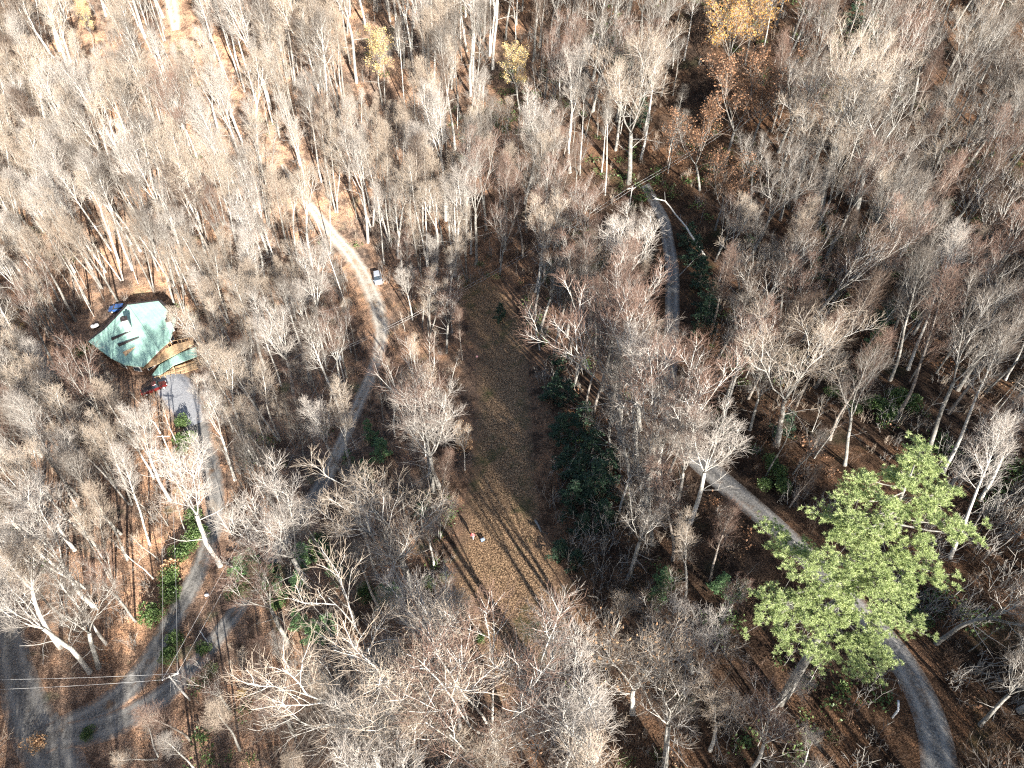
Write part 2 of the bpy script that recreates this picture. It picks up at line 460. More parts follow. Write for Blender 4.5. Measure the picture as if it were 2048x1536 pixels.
def make_tree(seed, H=25.0, form='forest', clear=.5, spread=1.0, dens=1.0, crook=.06, n1=20, stems=1, thick=1.0):
    """returns meshes' raw data: trunk tubes, limb prisms, twig prisms, tips"""
    R = random.Random(seed)
    trunkV, trunkF = [], []
    limb, twig, tips = [], [], []
    def addtube(pts, rad, n):
        b = len(trunkV); V, Fc = tube(pts, rad, n, False)
        trunkV.extend(V); trunkF.extend(tuple(i + b for i in f) for f in Fc)
    def addseg(store, pts, rad):
        for i in range(len(pts) - 1): store.append((*pts[i], *pts[i + 1], rad[i], rad[i + 1]))
    leaders = []
    for s in range(stems):
        a = R.uniform(0, 6.28)
        d0 = (UP + Vector((math.cos(a), math.sin(a), 0)) * (.02 if stems == 1 else R.uniform(.12, .24))).normalized()
        base = Vector((0, 0, -.6)) + (Vector((math.cos(a), math.sin(a), 0)) * (.0 if stems == 1 else .25))
        rt = H * .0115 * thick / (stems ** .35)
        if form == 'forest':      # a leader that runs to the top, limbs over the upper part
            pts, rad, dirs = chain(base, d0, H * 1.0, rt, .035, 12, .035, .03, R)
            rad = [rt * (1 - .8 * (i / 12) ** 1.15) for i in range(13)]
            rad[0] *= 1.35
            addtube(pts, rad, 8); leaders.append((pts, rad, dirs, clear, n1 / stems, 1.0))
        else:                     # forks into a few crooked leaders
            hl = H * clear
            pts, rad, dirs = chain(base, d0, hl, rt * 1.1, rt * .78, 6, .045, .02, R); rad[0] *= 1.3
            addtube(pts, rad, 8)
            nl = R.choice((3, 3, 4)) if form == 'fork' else R.choice((5, 6))
            a0 = R.uniform(0, 6.28)
            for k in range(nl):
                ang = R.uniform(.2, .5) * (1.0 if form == 'fork' else 1.35) * spread
                dd = (dirs[-1] * math.cos(ang) + perp(dirs[-1], a0 + 6.283 * k / nl + R.uniform(-.4, .4)) * math.sin(ang)).normalized()
                L = (H - hl) * R.uniform(.8, 1.05) * (1 if form == 'fork' else .95) * (1 - .35 * max(0, ang - .35))
                r = rt * .74 / nl ** .45
                lp, lr, ld = chain(pts[-1], dd, L, r * .85, .025, 8, crook * 1.1, .16, R)
                addtube(lp, lr, 6); leaders.append((lp, lr, ld, .12, n1 / nl, .72))
            for k in range(3):    # a few low dead-looking boughs on the bole
                q, dq = sample(pts, dirs, R.uniform(.55, .95))
                dd = (dq * .3 + perp(dq, R.uniform(0, 6.28))).normalized()
                lp, lr, ld = chain(q, dd, H * R.uniform(.1, .2), .05, .02, 4, .14, .05, R)
                addseg(limb, lp, lr)
                for j in range(6):
                    q2, d2 = sample(lp, ld, R.uniform(.3, 1))
                    d3 = (d2 + perp(d2, R.uniform(0, 6.28)) * .8).normalized()
                    tp, tr, td = chain(q2, d3, R.uniform(.8, 1.8), .018, .01, 2, .1, .05, R)
                    addseg(twig, tp, tr)
    for (pts, rad, dirs, c0, n, ls) in leaders:
        n = int(n * dens)
        az = R.uniform(0, 6.28)
        for k in range(n):
            t = c0 + (1 - c0) * ((k + R.random() * .8) / n) ** .9
            q, dq = sample(pts, dirs, min(t, .995)); az += 2.4 + R.uniform(-.5, .5)
            u = (t - c0) / (1 - c0)
            env = (.5 + .6 * math.sin(math.pi * min(1, u * .75 + .2)))
            L = H * .245 * spread * ls * env * R.uniform(.75, 1.2)
            ang = (.85 - .5 * u) * R.uniform(.75, 1.15)
            d1 = (dq * math.cos(ang) + perp(dq, az) * math.sin(ang)).normalized()
            r1 = .014 + L * .011
            bp, br, bd = chain(q, d1, L, r1 * .85, .018, 6, crook * .8, .13, R)
            addseg(limb, bp, br)
            n2 = max(4, int(8 * dens)); az2 = R.uniform(0, 6.28)
            for j in range(n2):
                t2 = .22 + .78 * (j + R.random()) / n2
                q2, dq2 = sample(bp, bd, min(t2, .99)); az2 += 2.4 + R.uniform(-.4, .4)
                a2 = R.uniform(.4, .8)
                d2 = (dq2 * math.cos(a2) + perp(dq2, az2) * math.sin(a2)).normalized()
                L2 = L * (.5 - .25 * t2) * R.uniform(.8, 1.25) + .35
                cp, cr, cd = chain(q2, d2, L2, .02, .012, 4, crook * 1.3, .08, R)
                addseg(limb, cp, cr)
                n3 = max(3, int(6 * dens)); az3 = R.uniform(0, 6.28)
                for i in range(n3):
                    t3 = .2 + .8 * (i + R.random()) / n3
                    q3, dq3 = sample(cp, cd, min(t3, .99)); az3 += 2.4
                    a3 = R.uniform(.35, .75)
                    d3 = (dq3 * math.cos(a3) + perp(dq3, az3) * math.sin(a3)).normalized()
                    L3 = L2 * .45 * R.uniform(.8, 1.2) + .3
                    ep, er, ed = chain(q3, d3, L3, .0115, .008, 2, crook * 1.4, .09, R)
                    addseg(twig, ep, er); tips.append((*ep[-1], *ed[-1])); tips.append((*ep[1], *ed[-1]))
                    for h in range(2):
                        q4, dq4 = sample(ep, ed, R.uniform(.25, .98))
                        d4 = (dq4 + perp(dq4, R.uniform(0, 6.28)) * R.uniform(.35, .7)).normalized()
                        e = q4 + d4 * (L3 * R.uniform(.35, .6) + .12)
                        twig.append((*q4, *e, .0085, .0055))
    return trunkV, trunkF, limb, twig, tips

def leaf_quads(P, size, R, keep=1.0, up=.0, jitter=.25, tri=False):
    n = len(P); P = np.asarray(P)[:, :3]
    sel = R.rand(n) < keep; P = P[sel]; n = len(P)
    P = P + R.normal(0, jitter, (n, 3))
    a = R.normal(0, 1, (n, 3)); a /= np.linalg.norm(a, axis=1, keepdims=True)
    b = R.normal(0, 1, (n, 3)); b[:, 2] *= (1 - up); b -= a * (a * b).sum(1, keepdims=True); b /= np.linalg.norm(b, axis=1, keepdims=True)
    s = size * R.uniform(.6, 1.3, (n, 1))
    if tri:
        V = np.stack([P - b * s * .22, P + a * s, P + b * s * .22], axis=1).reshape(-1, 3)
        return V, np.arange(n * 3).reshape(-1, 3)
    V = np.stack([P - a * s * .5, P - b * s * .35, P + a * s * .5, P + b * s * .35], axis=1).reshape(-1, 3)
    return V, np.arange(n * 4).reshape(-1, 4)

def to_meshes(name, data, bark, lm, tw):
    tV, tF, limb, twig, tips = data
    t = mesh_from(name + '_trunk', tV, np.array([f for f in tF]), [bark])
    v1, q1 = prisms(limb, 4); v2, q2 = prisms(twig, 3)
    V = np.concatenate([v1, v2]); Q = np.concatenate([q1, q2 + len(v1)])
    mi = np.concatenate([np.zeros(len(q1)), np.ones(len(q2))])
    c = mesh_from(name + '_crown', V, Q, [lm, tw], mi)
    return t, c

PROTO = {}      # key -> (trunk mesh, crown mesh, leaves mesh or None, look words, height)
def proto(key, words, bark, lm, tw, leaf=None, lsize=.3, keep=.6, tall=25.0, **kw):
    d = make_tree(H=tall, **kw)
    t, c = to_meshes(key, d, BARK[bark], LIMB[lm], TWIG[tw])
    lv = None
    if leaf:
        V, Q = leaf_quads(d[4], lsize, NR, keep)
        lv = mesh_from(key + '_leaves', V, Q, [LEAF[leaf]], smooth=False)
    PROTO[key] = (t, c, lv, words, float(np.percentile([q[2] for q in d[4]], 99.7)))

proto('pa', 'pale straight', 'pale', 'pale', 'pale', seed=1, clear=.56, n1=20, spread=.62)
proto('pb', 'pale slender', 'pale', 'pale', 'grey', seed=2, clear=.62, n1=17, spread=.5)
proto('pc', 'pale forked', 'pale', 'pale', 'pale', seed=3, form='fork', clear=.55, n1=24, spread=.7)
proto('pd', 'pale twin-stemmed', 'pale', 'grey', 'tan', seed=4, clear=.54, n1=26, spread=.55, stems=2)
proto('pe', 'pale gently forked', 'pale', 'pale', 'tan', seed=25, form='fork', clear=.6, n1=22, spread=.6)
proto('ga', 'grey straight', 'grey', 'grey', 'grey', seed=5, clear=.5, n1=21, spread=.75)
proto('gb', 'grey forked', 'grey', 'grey', 'grey', seed=6, form='fork', clear=.48, n1=26, spread=.85, crook=.09)
proto('gc', 'grey broad crooked', 'grey', 'pale', 'grey', seed=7, form='wide', clear=.45, n1=30, spread=.95, crook=.11, thick=1.2)
proto('gd', 'grey oak-like crooked', 'grey', 'pale', 'tan', seed=8, form='wide', clear=.4, n1=30, spread=1.0, crook=.12, thick=1.2)
proto('ge', 'grey upright crooked', 'grey', 'pale', 'brown', seed=26, form='wide', clear=.5, n1=28, spread=.8, crook=.1)
proto('ra', 'red-twigged', 'grey', 'grey', 'reddish', seed=9, form='fork', clear=.45, n1=26, spread=.75)
proto('rb', 'red-twigged slim', 'brown', 'brown', 'reddish', seed=10, clear=.42, n1=23, spread=.6)
proto('rc', 'red-twigged round-crowned', 'grey', 'pale', 'reddish', seed=12, form='wide', clear=.42, n1=30, spread=.8)
proto('ta', 'tan-twigged', 'pale', 'grey', 'tan', seed=13, form='fork', clear=.52, n1=24, spread=.72)
proto('tb', 'tan-twigged slim', 'grey', 'brown', 'tan', seed=14, clear=.48, n1=22, spread=.62)
proto('tc', 'tan-twigged multi-stemmed', 'grey', 'grey', 'tan', seed=15, clear=.4, n1=30, spread=.5, stems=3)
proto('ba', 'brown-twigged', 'brown', 'brown', 'brown', seed=16, clear=.4, n1=22, spread=.66)
proto('fa', 'fan-crowned', 'pale', 'pale', 'pale', seed=17, form='wide', clear=.48, n1=34, spread=.72, crook=.05)
proto('fb', 'fan-crowned red-tipped', 'pale', 'pale', 'reddish', seed=27, form='wide', clear=.46, n1=34, spread=.75, crook=.06)
proto('sa', 'sapling-like', 'pale', 'grey', 'tan', seed=18, tall=14.0, clear=.3, n1=12, spread=.6, dens=.62, thick=.75)
proto('sb', 'whip-thin', 'grey', 'brown', 'brown', seed=19, tall=14.0, clear=.35, n1=12, spread=.55, dens=.62, thick=.7)
# trees that still hold their leaves
proto('lg', 'golden-leaved', 'grey', 'grey', 'tan', leaf='gold', lsize=.36, keep=1, seed=21, form='wide', clear=.42, n1=26, spread=.95)
proto('lo', 'orange-leaved', 'grey', 'brown', 'tan', leaf='orange', lsize=.42, keep=1, seed=22, form='wide', clear=.36, n1=28, spread=1.1)
proto('lr', 'russet-leaved', 'grey', 'brown', 'brown', leaf='russet', lsize=.38, keep=1, seed=23, form='wide', clear=.34, n1=28, spread=1.15, crook=.1)
proto('lt', 'sparsely tan-leaved', 'pale', 'pale', 'tan', leaf='tan', lsize=.3, keep=.16, seed=24, form='fork', clear=.45, n1=24, spread=.9)

# ------------------------------------------------------------------ placing the trees
# regions of the photograph where nothing tall stands in front: (polygon, tallest projection allowed in metres)
KEEP = [
    ([(165, 700), (190, 665), (255, 600), (325, 590), (365, 640), (350, 680), (392, 690), (385, 760), (420, 850), (370, 860), (330, 800), (290, 790), (300, 745), (230, 735)], 'house'),
    ([(645, 450), (700, 445), (745, 500), (790, 560), (800, 600), (785, 700), (745, 720), (715, 700), (725, 660), (715, 600), (690, 540)], 'lane'),
    ([(905, 1060), (950, 950), (955, 860), (965, 760), (950, 640), (900, 590), (960, 560), (1040, 570), (1075, 640), (1070, 900), (1100, 1130), (1130, 1240), (1060, 1270), (1000, 1290), (940, 1200), (885, 1110)], 'clearing'),
    ([(1080, 690), (1130, 700), (1190, 830), (1220, 1000), (1240, 1160), (1150, 1210), (1110, 1050)], 'evergreens'),
    ([(1315, 400), (1350, 390), (1400, 500), (1410, 650), (1380, 680), (1330, 640), (1320, 500)], 'gap'),
    ([(1350, 860), (1400, 880), (1560, 1010), (1610, 1080), (1540, 1080), (1400, 960)], 'road'),
    ([(1770, 1250), (1830, 1290), (1930, 1430), (1930, 1536), (1700, 1536), (1640, 1400), (1740, 1350)], 'road2'),
    ([(0, 1290), (60, 1290), (120, 1400), (220, 1370), (290, 1300), (330, 1180), (420, 1020), (450, 1060), (445, 1150), (480, 1230), (430, 1330), (340, 1410), (230, 1450), (170, 1536), (60, 1536), (0, 1400)], 'fork'),
    ([(600, 1000), (640, 935), (675, 950), (640, 1020)], 'lane2'),
    ([(1650, 880), (1830, 870), (1850, 960), (1790, 930), (1700, 1000)], 'floor'),
    ([(1180, 290), (1330, 300), (1340, 380), (1290, 400), (1200, 350)], 'floor2'),
    ([(320, -30), (355, -30), (357, 60), (330, 60)], 'toplane'),
    ([(1500, 1230), (1560, 1080), (1620, 1060), (1800, 900), (1880, 930), (1960, 1060), (1920, 1170), (1800, 1260), (1770, 1350), (1700, 1350), (1640, 1280), (1520, 1300)], 'pine'),
]
KEEP += [([(590, 1195), (680, 1195), (680, 1290), (590, 1290)], 'leaf'), ([(470, 1085), (560, 1085), (560, 1180), (470, 1180)], 'leaf'), ([(720, 830), (790, 860), (780, 930), (720, 910)], 'leaf'), ([(1295, 1110), (1340, 1110), (1340, 1190), (1295, 1190)], 'leaf'), ([(1700, 690), (1830, 770), (1830, 830), (1700, 820)], 'leaf'),
         ([(700, 60), (790, 50), (800, 170), (720, 170)], 'leaf'), ([(985, 85), (1065, 85), (1060, 190), (990, 190)], 'leaf'), ([(1370, -20), (1550, -20), (1540, 120), (1390, 130)], 'leaf'),
         ([(1375, 100), (1530, 100), (1530, 300), (1400, 330)], 'leaf'), ([(135, -10), (200, -10), (200, 70), (140, 60)], 'leaf'), ([(1510, 780), (1550, 780), (1545, 840), (1515, 840)], 'leaf')]
trees = []   # dicts

def lean_to(base, px, py, hmin=8, hmax=40):
    """height and lean so that the top of a tree rooted at base shows near the given pixel"""
    d = Vector(ray(px, py)); r = d; b = base
    # closest approach of the ray to the vertical line through the base
    dx, dy = r.x, r.y
    den = dx * dx + dy * dy
    t = (b.x * dx + b.y * dy) / den
    top = d * t
    h = max(hmin, min(hmax, top.z - b.z))
    off = Vector((top.x - b.x, top.y - b.y, 0))
    if off.length > h * .17: off = off.normalized() * h * .17
    return h, off

def add_tree(base, key, h, off=Vector((0, 0, 0)), yaw=None, sx=1.0, keyed=False, name=None, extra=None):
    v = Vector((off.x, off.y, h)).normalized()
    top = base + v * h
    trees.append(dict(base=base, key=key, h=h, dir=v, yaw=rng.uniform(0, 6.28) if yaw is None else yaw, sx=sx,
                      keyed=keyed, pb=pix(base), pt=pix(top), extra=extra))

# trees that stand out in the photograph: base pixel, top pixel, kind, crown width
KEYED = [
 (311, 513, 232, 245, 'pc', 1.0), (191, 515, 90, 300, 'pa', 1), (238, 525, 165, 285, 'pc', .9), (330, 480, 300, 210, 'pb', 1), (150, 545, 60, 380, 'pa', 1),
 (70, 530, -10, 330, 'pd', 1), (118, 600, 20, 430, 'pb', 1), (75, 650, -30, 480, 'pc', 1), (265, 540, 190, 330, 'pb', 1), (40, 800, -60, 640, 'pa', 1),
 (441, 1131, 325, 880, 'pc', 1.1), (191, 1216, 10, 1010, 'pc', 1.1), (198, 1335, 150, 1165, 'gc', 1.35), (180, 1345, -20, 1130, 'pc', 1.0),
 (827, 1178, 730, 950, 'gd', 1.15), (660, 1130, 560, 950, 'gb', .8), (625, 1175, 480, 950, 'fa', 1.1), (690, 960, 610, 790, 'pc', .9), (705, 950, 655, 780, 'ta', 1.0),
 (560, 880, 470, 690, 'pd', 1), (590, 800, 500, 605, 'fa', 1.1), (692, 860, 600, 640, 'pb', 1), (575, 1285, 465, 1120, 'ra', 1.1), (340, 1000, 250, 800, 'pc', 1),
 (260, 1010, 150, 850, 'pd', 1), (215, 1040, 90, 880, 'pc', 1), (150, 1100, 20, 900, 'ta', 1), (255, 1120, 170, 960, 'tb', 1), (300, 1090, 235, 900, 'pa', .8),
 (880, 975, 850, 760, 'fa', 1.25), (868, 985, 800, 745, 'rc', 1.0), (925, 720, 905, 600, 'rb', .8), (893, 706, 885, 572, 'rc', 1.2), (1080, 700, 1055, 600, 'lt', 1),
 (825, 640, 810, 530, 'fa', 1), (845, 655, 845, 540, 'ra', .9), (800, 690, 760, 640, 'ra', .8),
 (1320, 975, 1325, 680, 'fb', 1.45), (1275, 930, 1270, 640, 'pc', 1.0), (1245, 900, 1235, 590, 'rc', 1.2), (1205, 780, 1195, 540, 'rc', 1.3), (1230, 800, 1220, 560, 'ra', 1.1),
 (1380, 1045, 1430, 830, 'fa', 1.25), (1395, 800, 1400, 690, 'rc', 1.4), (1350, 780, 1360, 650, 'rc', 1.2), (1258, 660, 1270, 420, 'fa', 1.3), (1200, 600, 1170, 440, 'gd', 1.1),
 (1140, 560, 1100, 410, 'gc', 1.1), (1180, 520, 1150, 355, 'rc', 1.2), (1130, 520, 1125, 380, 'ta', 1), (1290, 560, 1290, 400, 'gb', .8),
 (1553, 890, 1625, 620, 'gd', 1.25), (1500, 860, 1520, 700, 'gc', 1.0), (1857, 903, 1935, 540, 'gb', 1.0), (1885, 945, 1990, 640, 'pb', 1), (1900, 1115, 2060, 850, 'pa', 1),
 (1960, 1000, 2100, 720, 'pb', 1), (1690, 930, 1735, 690, 'gb', 1.1), (1660, 880, 1700, 640, 'rb', 1), (1816, 739, 1890, 440, 'pa', 1), (1780, 760, 1850, 470, 'ga', 1),
 (1258, 366, 1290, 60, 'gd', 1.2), (1210, 390, 1215, 190, 'pb', .8), (1160, 350, 1165, 150, 'pb', .8), (1140, 345, 1140, 80, 'pc', 1), (1203, 345, 1225, 160, 'pb', .7),
 (1703, 478, 1790, 130, 'gc', 1.25), (1640, 430, 1690, 110, 'gd', 1.2), (1590, 400, 1620, 170, 'gd', 1.25), (1750, 470, 1800, 240, 'gc', 1.2), (1830, 440, 1860, 200, 'gd', 1.2),
 (1820, 230, 1860, 20, 'gc', 1.2), (1929, 290, 2010, 60, 'gb', 1.2), (1560, 440, 1570, 260, 'gc', 1.1), (1500, 420, 1500, 260, 'gc', 1.1), (1990, 330, 2060, 100, 'gb', 1),
 (1050, 405, 1055, 180, 'fa', 1.2), (892, 441, 865, 170, 'pc', 1.0), (847, 471, 815, 250, 'pa', .9), (1003, 470, 1000, 310, 'pb', .8), (960, 300, 950, 130, 'pc', 1.2),
 (810, 215, 790, 30, 'pb', .7), (770, 200, 755, 60, 'pa', .9), (1524, 110, 1550, -40, 'pb', 1.2), (1635, 70, 1660, -80, 'pb', 1.3), (1665, 65, 1690, -90, 'pb', 1.3), (1368, 120, 1390, -30, 'pb', 1.2),
 (1190, 1518, 1085, 1262, 'fa', 1.35), (1010, 1520, 890, 1290, 'fb', 1.3), (1265, 1425, 1262, 1232, 'lt', 1.3), (830, 1520, 700, 1265, 'gd', 1.2),
 (872, 1365, 815, 1190, 'fa', 1.15), (1385, 1345, 1395, 1190, 'fa', 1.2), (1500, 1545, 1490, 1360, 'fb', 1.2), (1420, 1500, 1420, 1330, 'ta', 1.1), (1330, 1530, 1330, 1350, 'gc', 1.2),
 (780, 1560, 690, 1380, 'pc', 1), (720, 1480, 640, 1300, 'gc', 1.1), (590, 1470, 520, 1370, 'ra', 1.2), (460, 1420, 400, 1370, 'rc', 1.2), (380, 1480, 320, 1400, 'rb', 1.2),
 (480, 1500, 420, 1400, 'tb', 1), (540, 1400, 480, 1310, 'rb', 1), (1600, 1540, 1620, 1440, 'pc', 1), (2020, 1345, 2035, 1170, 'gb', 1.2), (1960, 1450, 2030, 1240, 'gc', 1.0),
 (1895, 700, 1960, 480, 'ra', 1), (1960, 640, 2030, 430, 'rb', 1), (2010, 760, 2090, 560, 'pb', 1), (1740, 640, 1780, 470, 'rc', 1.2), (1650, 640, 1690, 500, 'rc', 1.1),
 (1560, 640, 1570, 480, 'gc', 1), (1470, 640, 1480, 470, 'gd', 1), (1500, 560, 1500, 390, 'gb', 1), (1470, 700, 1440, 640, 'rc', .9), (1600, 560, 1620, 380, 'rc', 1.1),
 (500, 900, 420, 700, 'ta', 1), (520, 930, 440, 760, 'pd', 1), (470, 960, 400, 770, 'pc', .9), (620, 760, 560, 560, 'pb', 1), (650, 720, 610, 470, 'pc', 1), (700, 640, 640, 470, 'pb', .7),
 (530, 560, 470, 400, 'fa', 1), (480, 440, 430, 250, 'pc', 1), (520, 420, 470, 270, 'fa', .9), (600, 330, 560, 180, 'pc', 1), (650, 300, 610, 130, 'fa', 1), (430, 120, 400, 20, 'fa', 1.2),
 (560, 180, 520, 30, 'fa', 1.1), (610, 380, 590, 230, 'pc', 1), (700, 380, 670, 190, 'pa', 1), (740, 420, 710, 250, 'ta', 1), (780, 480, 750, 290, 'pd', 1),
 (1290, 1010, 1300, 760, 'gc', 1.1), (1305, 1090, 1320, 860, 'gb', 1), (1345, 1120, 1370, 900, 'rb', .9), (1262, 970, 1262, 720, 'ga', 1), (1355, 1020, 1370, 800, 'ra', 1), (1240, 860, 1240, 640, 'gb', 1),
 (1280, 860, 1290, 620, 'gc', 1.1), (1310, 900, 1330, 690, 'rb', 1), (1190, 700, 1180, 520, 'gb', 1), (1225, 740, 1225, 560, 'rb', 1), (1165, 640, 1150, 470, 'ga', 1), (1420, 1160, 1450, 960, 'rb', .8), (1370, 1200, 1380, 1030, 'ta', .9),
 # leaf-holding trees
 (190, 110, 165, -5, 'lg', .8), (765, 210, 745, 55, 'lg', 1.05), (1040, 230, 1025, 85, 'lg', 1.0), (1450, 170, 1450, -20, 'lo', 1.35), (1490, 130, 1500, -40, 'lo', 1.2),
 (1400, 380, 1395, 190, 'lr', 1.1), (1450, 330, 1450, 110, 'lr', 1.35), (1500, 300, 1500, 100, 'lr', 1.2), (1430, 460, 1410, 300, 'lr', 1.1), (1660, 290, 1650, 130, 'lg', .6),
 (1610, 170, 1640, 60, 'lr', .9), (870, 330, 850, 200, 'lt', 1.1), (1020, 290, 1000, 190, 'lt', 1.1), (1545, 880, 1532, 775, 'lr', .8), (930, 940, 925, 850, 'lt', .8),
 (835, 760, 830, 670, 'lt', .9), (55, 700, 30, 610, 'lg', .6), (110, 860, 70, 750, 'lt', 1.2), (1400, 750, 1390, 650, 'lr', .8),
]
for (bx, by, tx, ty, k, sx) in KEYED:
    b = at(bx, by); h, off = lean_to(b, tx, ty, 6, 38)
    add_tree(b, k, h, off, sx=sx, keyed=True)

# the rest of the wood, one tree at a time over the ground the picture sees and a margin towards the sun
cell = {}
def near(x, y, r):
    c = int(r // 4) + 1; gx, gy = int(x // 4), int(y // 4)
    for i in range(gx - c, gx + c + 1):
        for j in range(gy - c, gy + c + 1):
            for (a, b) in cell.get((i, j), ()):
                if (a - x) ** 2 + (b - y) ** 2 < r * r: return True
    return False
def put(x, y): cell.setdefault((int(x // 4), int(y // 4)), []).append((x, y))
for t in trees: put(t['base'].x, t['base'].y)

ROADPIX = [[(1880, 1640), (1880, 1500), (1850, 1400), (1800, 1310), (1700, 1200), (1530, 1035), (1400, 925), (1345, 860), (1335, 760), (1345, 640), (1345, 540), (1330, 440)],
           [(150, 1640), (115, 1530), (60, 1440), (30, 1340), (15, 1250)],
           [(90, 1480), (180, 1435), (305, 1320), (385, 1170), (432, 1030), (405, 890), (345, 770), (300, 700)],
           [(130, 1470), (330, 1395), (450, 1255), (560, 1090), (655, 950), (725, 790), (765, 660), (725, 545), (660, 465), (550, 320), (420, 150), (345, 0)],
           [(1080, 1300), (1015, 1180), (1000, 980), (1005, 780), (975, 610)]]
ROADW = [(at(*a), at(*b), w) for path, w in zip(ROADPIX, (3.2, 4.6, 3.2, 2.6, 7.5)) for a, b in zip(path[:-1], path[1:])]
HOUSE_C = at(262, 690)
LIT = [(at(*p), rr) for p, rr in (((940, 1120), 7), ((1000, 1200), 7), ((1060, 1240), 6), ((935, 1180), 6), ((270, 640), 9), ((330, 680), 7), ((700, 500), 7), ((760, 620), 6), ((680, 470), 6),
       ((1720, 920), 6), ((1800, 960), 6), ((1950, 800), 7), ((1870, 780), 5), ((1450, 960), 4.5), ((345, 20), 5), ((430, 160), 5), ((540, 320), 5), ((230, 560), 7), ((310, 540), 6), ((360, 790), 7), ((150, 1180), 5), ((250, 1130), 4), ((390, 1075), 4), ((345, 1170), 4), ((310, 1235), 3), ((630, 1245), 4), ((515, 1130), 4), ((1300, 340), 5), ((1215, 350), 4), ((1620, 1460), 5))]
def lot(x, y, c=6.0):      # a fixed draw for each patch of ground
    return random.Random(int(x // c) * 7919 + int(y // c) * 104729 + 17).random()
SUN_H = (math.sin(SUN_AZ), -math.cos(SUN_AZ)); TAN_EL = math.tan(SUN_EL)
def shades_lit(base, h):
    for T, rr in LIT:
        vx, vy = base.x - T.x, base.y - T.y
        al = vx * SUN_H[0] + vy * SUN_H[1]; pr = abs(vx * SUN_H[1] - vy * SUN_H[0])
        if 2 < al < 125 and pr < rr + 2.5 and base.z + h - T.z > al * TAN_EL > base.z + .48 * h - T.z: return True
    return False
def hides_key(base, h):
    q = pix(base + Vector((0, 0, h * .85)))
    for t in trees[:NKEY]:
        cx, cy = .25 * t['pb'][0] + .75 * t['pt'][0], .25 * t['pb'][1] + .75 * t['pt'][1]
        if abs(q[0] - cx) < 48 and abs(q[1] - cy) < 48 and base.y < t['base'].y: return True
    return False
NKEY = len(trees)
def on_road(x, y, extra=0.0):
    for a, b, w in ROADW:
        dx, dy = b.x - a.x, b.y - a.y; t = max(0, min(1, ((x - a.x) * dx + (y - a.y) * dy) / (dx * dx + dy * dy + 1e-9)))
        if (a.x + t * dx - x) ** 2 + (a.y + t * dy - y) ** 2 < (w + extra) ** 2: return True
    return (x - HOUSE_C.x) ** 2 / 15 ** 2 + (y - HOUSE_C.y) ** 2 / 13 ** 2 < 1

def blocks(base, h, rad, r0=.25):
    for f in (r0, .5, .7, .85, 1.0):
        p = base + Vector((0, 0, h * f)); q = pix(p); depth = -(CR.T @ np.array(p))[2]
        rp = rad * (0 if f < .45 else .75) * F_PX / max(depth, 5)
        for dx, dy in ((0, 0), (rp, 0), (-rp, 0), (0, -rp), (0, rp)):
            for poly, nm in KEEP:
                if inpoly(q[0] + dx, q[1] + dy, poly): return True
    return False

def zone(x, y):
    """kinds and heights by part of the picture"""
    if y < 560 and x < 1000: return (['pa', 'pb', 'pe', 'pc', 'pd', 'pe', 'ta', 'tb', 'ga', 'ba', 'tc', 'pb', 'ra', 'pa'], 23, 34)
    if x < 560: return (['pa', 'pc', 'pd', 'ta', 'tb', 'pe', 'ra', 'tc', 'ga', 'pb'], 19, 29)
    if x < 950: return (['pc', 'ra', 'ta', 'rb', 'fb', 'tc', 'gb', 'pe', 'pb', 'tb'], 12, 23)
    if x > 1200 and y < 560: return (['gc', 'gd', 'gb', 'ga', 'gc', 'rb', 'gd', 'ge', 'rc', 'pb', 'ra', 'ge'], 20, 31)
    if x > 1480: return (['gb', 'ga', 'rb', 'ra', 'ba', 'gc', 'ge', 'tb', 'ba'], 16, 28)
    return (['gb', 'ra', 'rb', 'rc', 'ta', 'gc', 'ba', 'fb', 'tb', 'ge'], 16, 28)

cands = 0
for _ in range(34000):
    x = rng.uniform(-190, 190); y = rng.uniform(-60, 265)
    z = ground(x, y); q = pix((x, y, z))
    inframe = -150 < q[0] < 2200 and -60 < q[1] < 1640
    shade = y < 125   # wood beyond the frame, towards the sun
    if not (inframe or (shade and x < 130)): continue
    kinds, h0, h1 = zone(*q)
    h = rng.uniform(h0, h1)
    floor = (1600 < q[0] and 800 < q[1])
    sp = rng.uniform(3.4, 5.0) if not floor else rng.uniform(6.0, 9)
    if 1080 < q[0] < 1560 and 640 < q[1] < 1330: sp = rng.uniform(3.0, 4.2)
    if not inframe or (q[1] > 1330 and q[0] > 850): sp = rng.uniform(4.2, 6); h = rng.uniform(26, 33); kinds = ['pa', 'pb', 'pe', 'ta', 'ga', 'pc']
    if q[1] < 600 and q[0] > 1150: sp *= 1.65
    elif q[1] < 500: sp *= 1.05
    if near(x, y, sp) or on_road(x, y, .5): continue
    base = Vector((x, y, z))
    if any(inpoly(q[0], q[1], poly) for poly, nm in KEEP if nm not in ('evergreens', 'floor', 'pine', 'floor2')): continue
    ok = False
    for f in (1, .75, .55, .38):
        if h * f < 5: break
        if not blocks(base, h * f, h * f * .2): ok = True; break
    if not ok: continue
    h *= f
    if shades_lit(base, h) and (q[1] > 1560 or lot(x, y) < .85): continue
    if lot(y, x, 5.0) < .5 and hides_key(base, h): continue
    a = rng.uniform(0, 6.28)
    add_tree(base, rng.choice(kinds), h, Vector((math.cos(a), math.sin(a), 0)) * h * abs(rng.gauss(0, .05)), sx=rng.uniform(.85, 1.15) * (1.25 if h < 11 else 1))
    put(x, y)

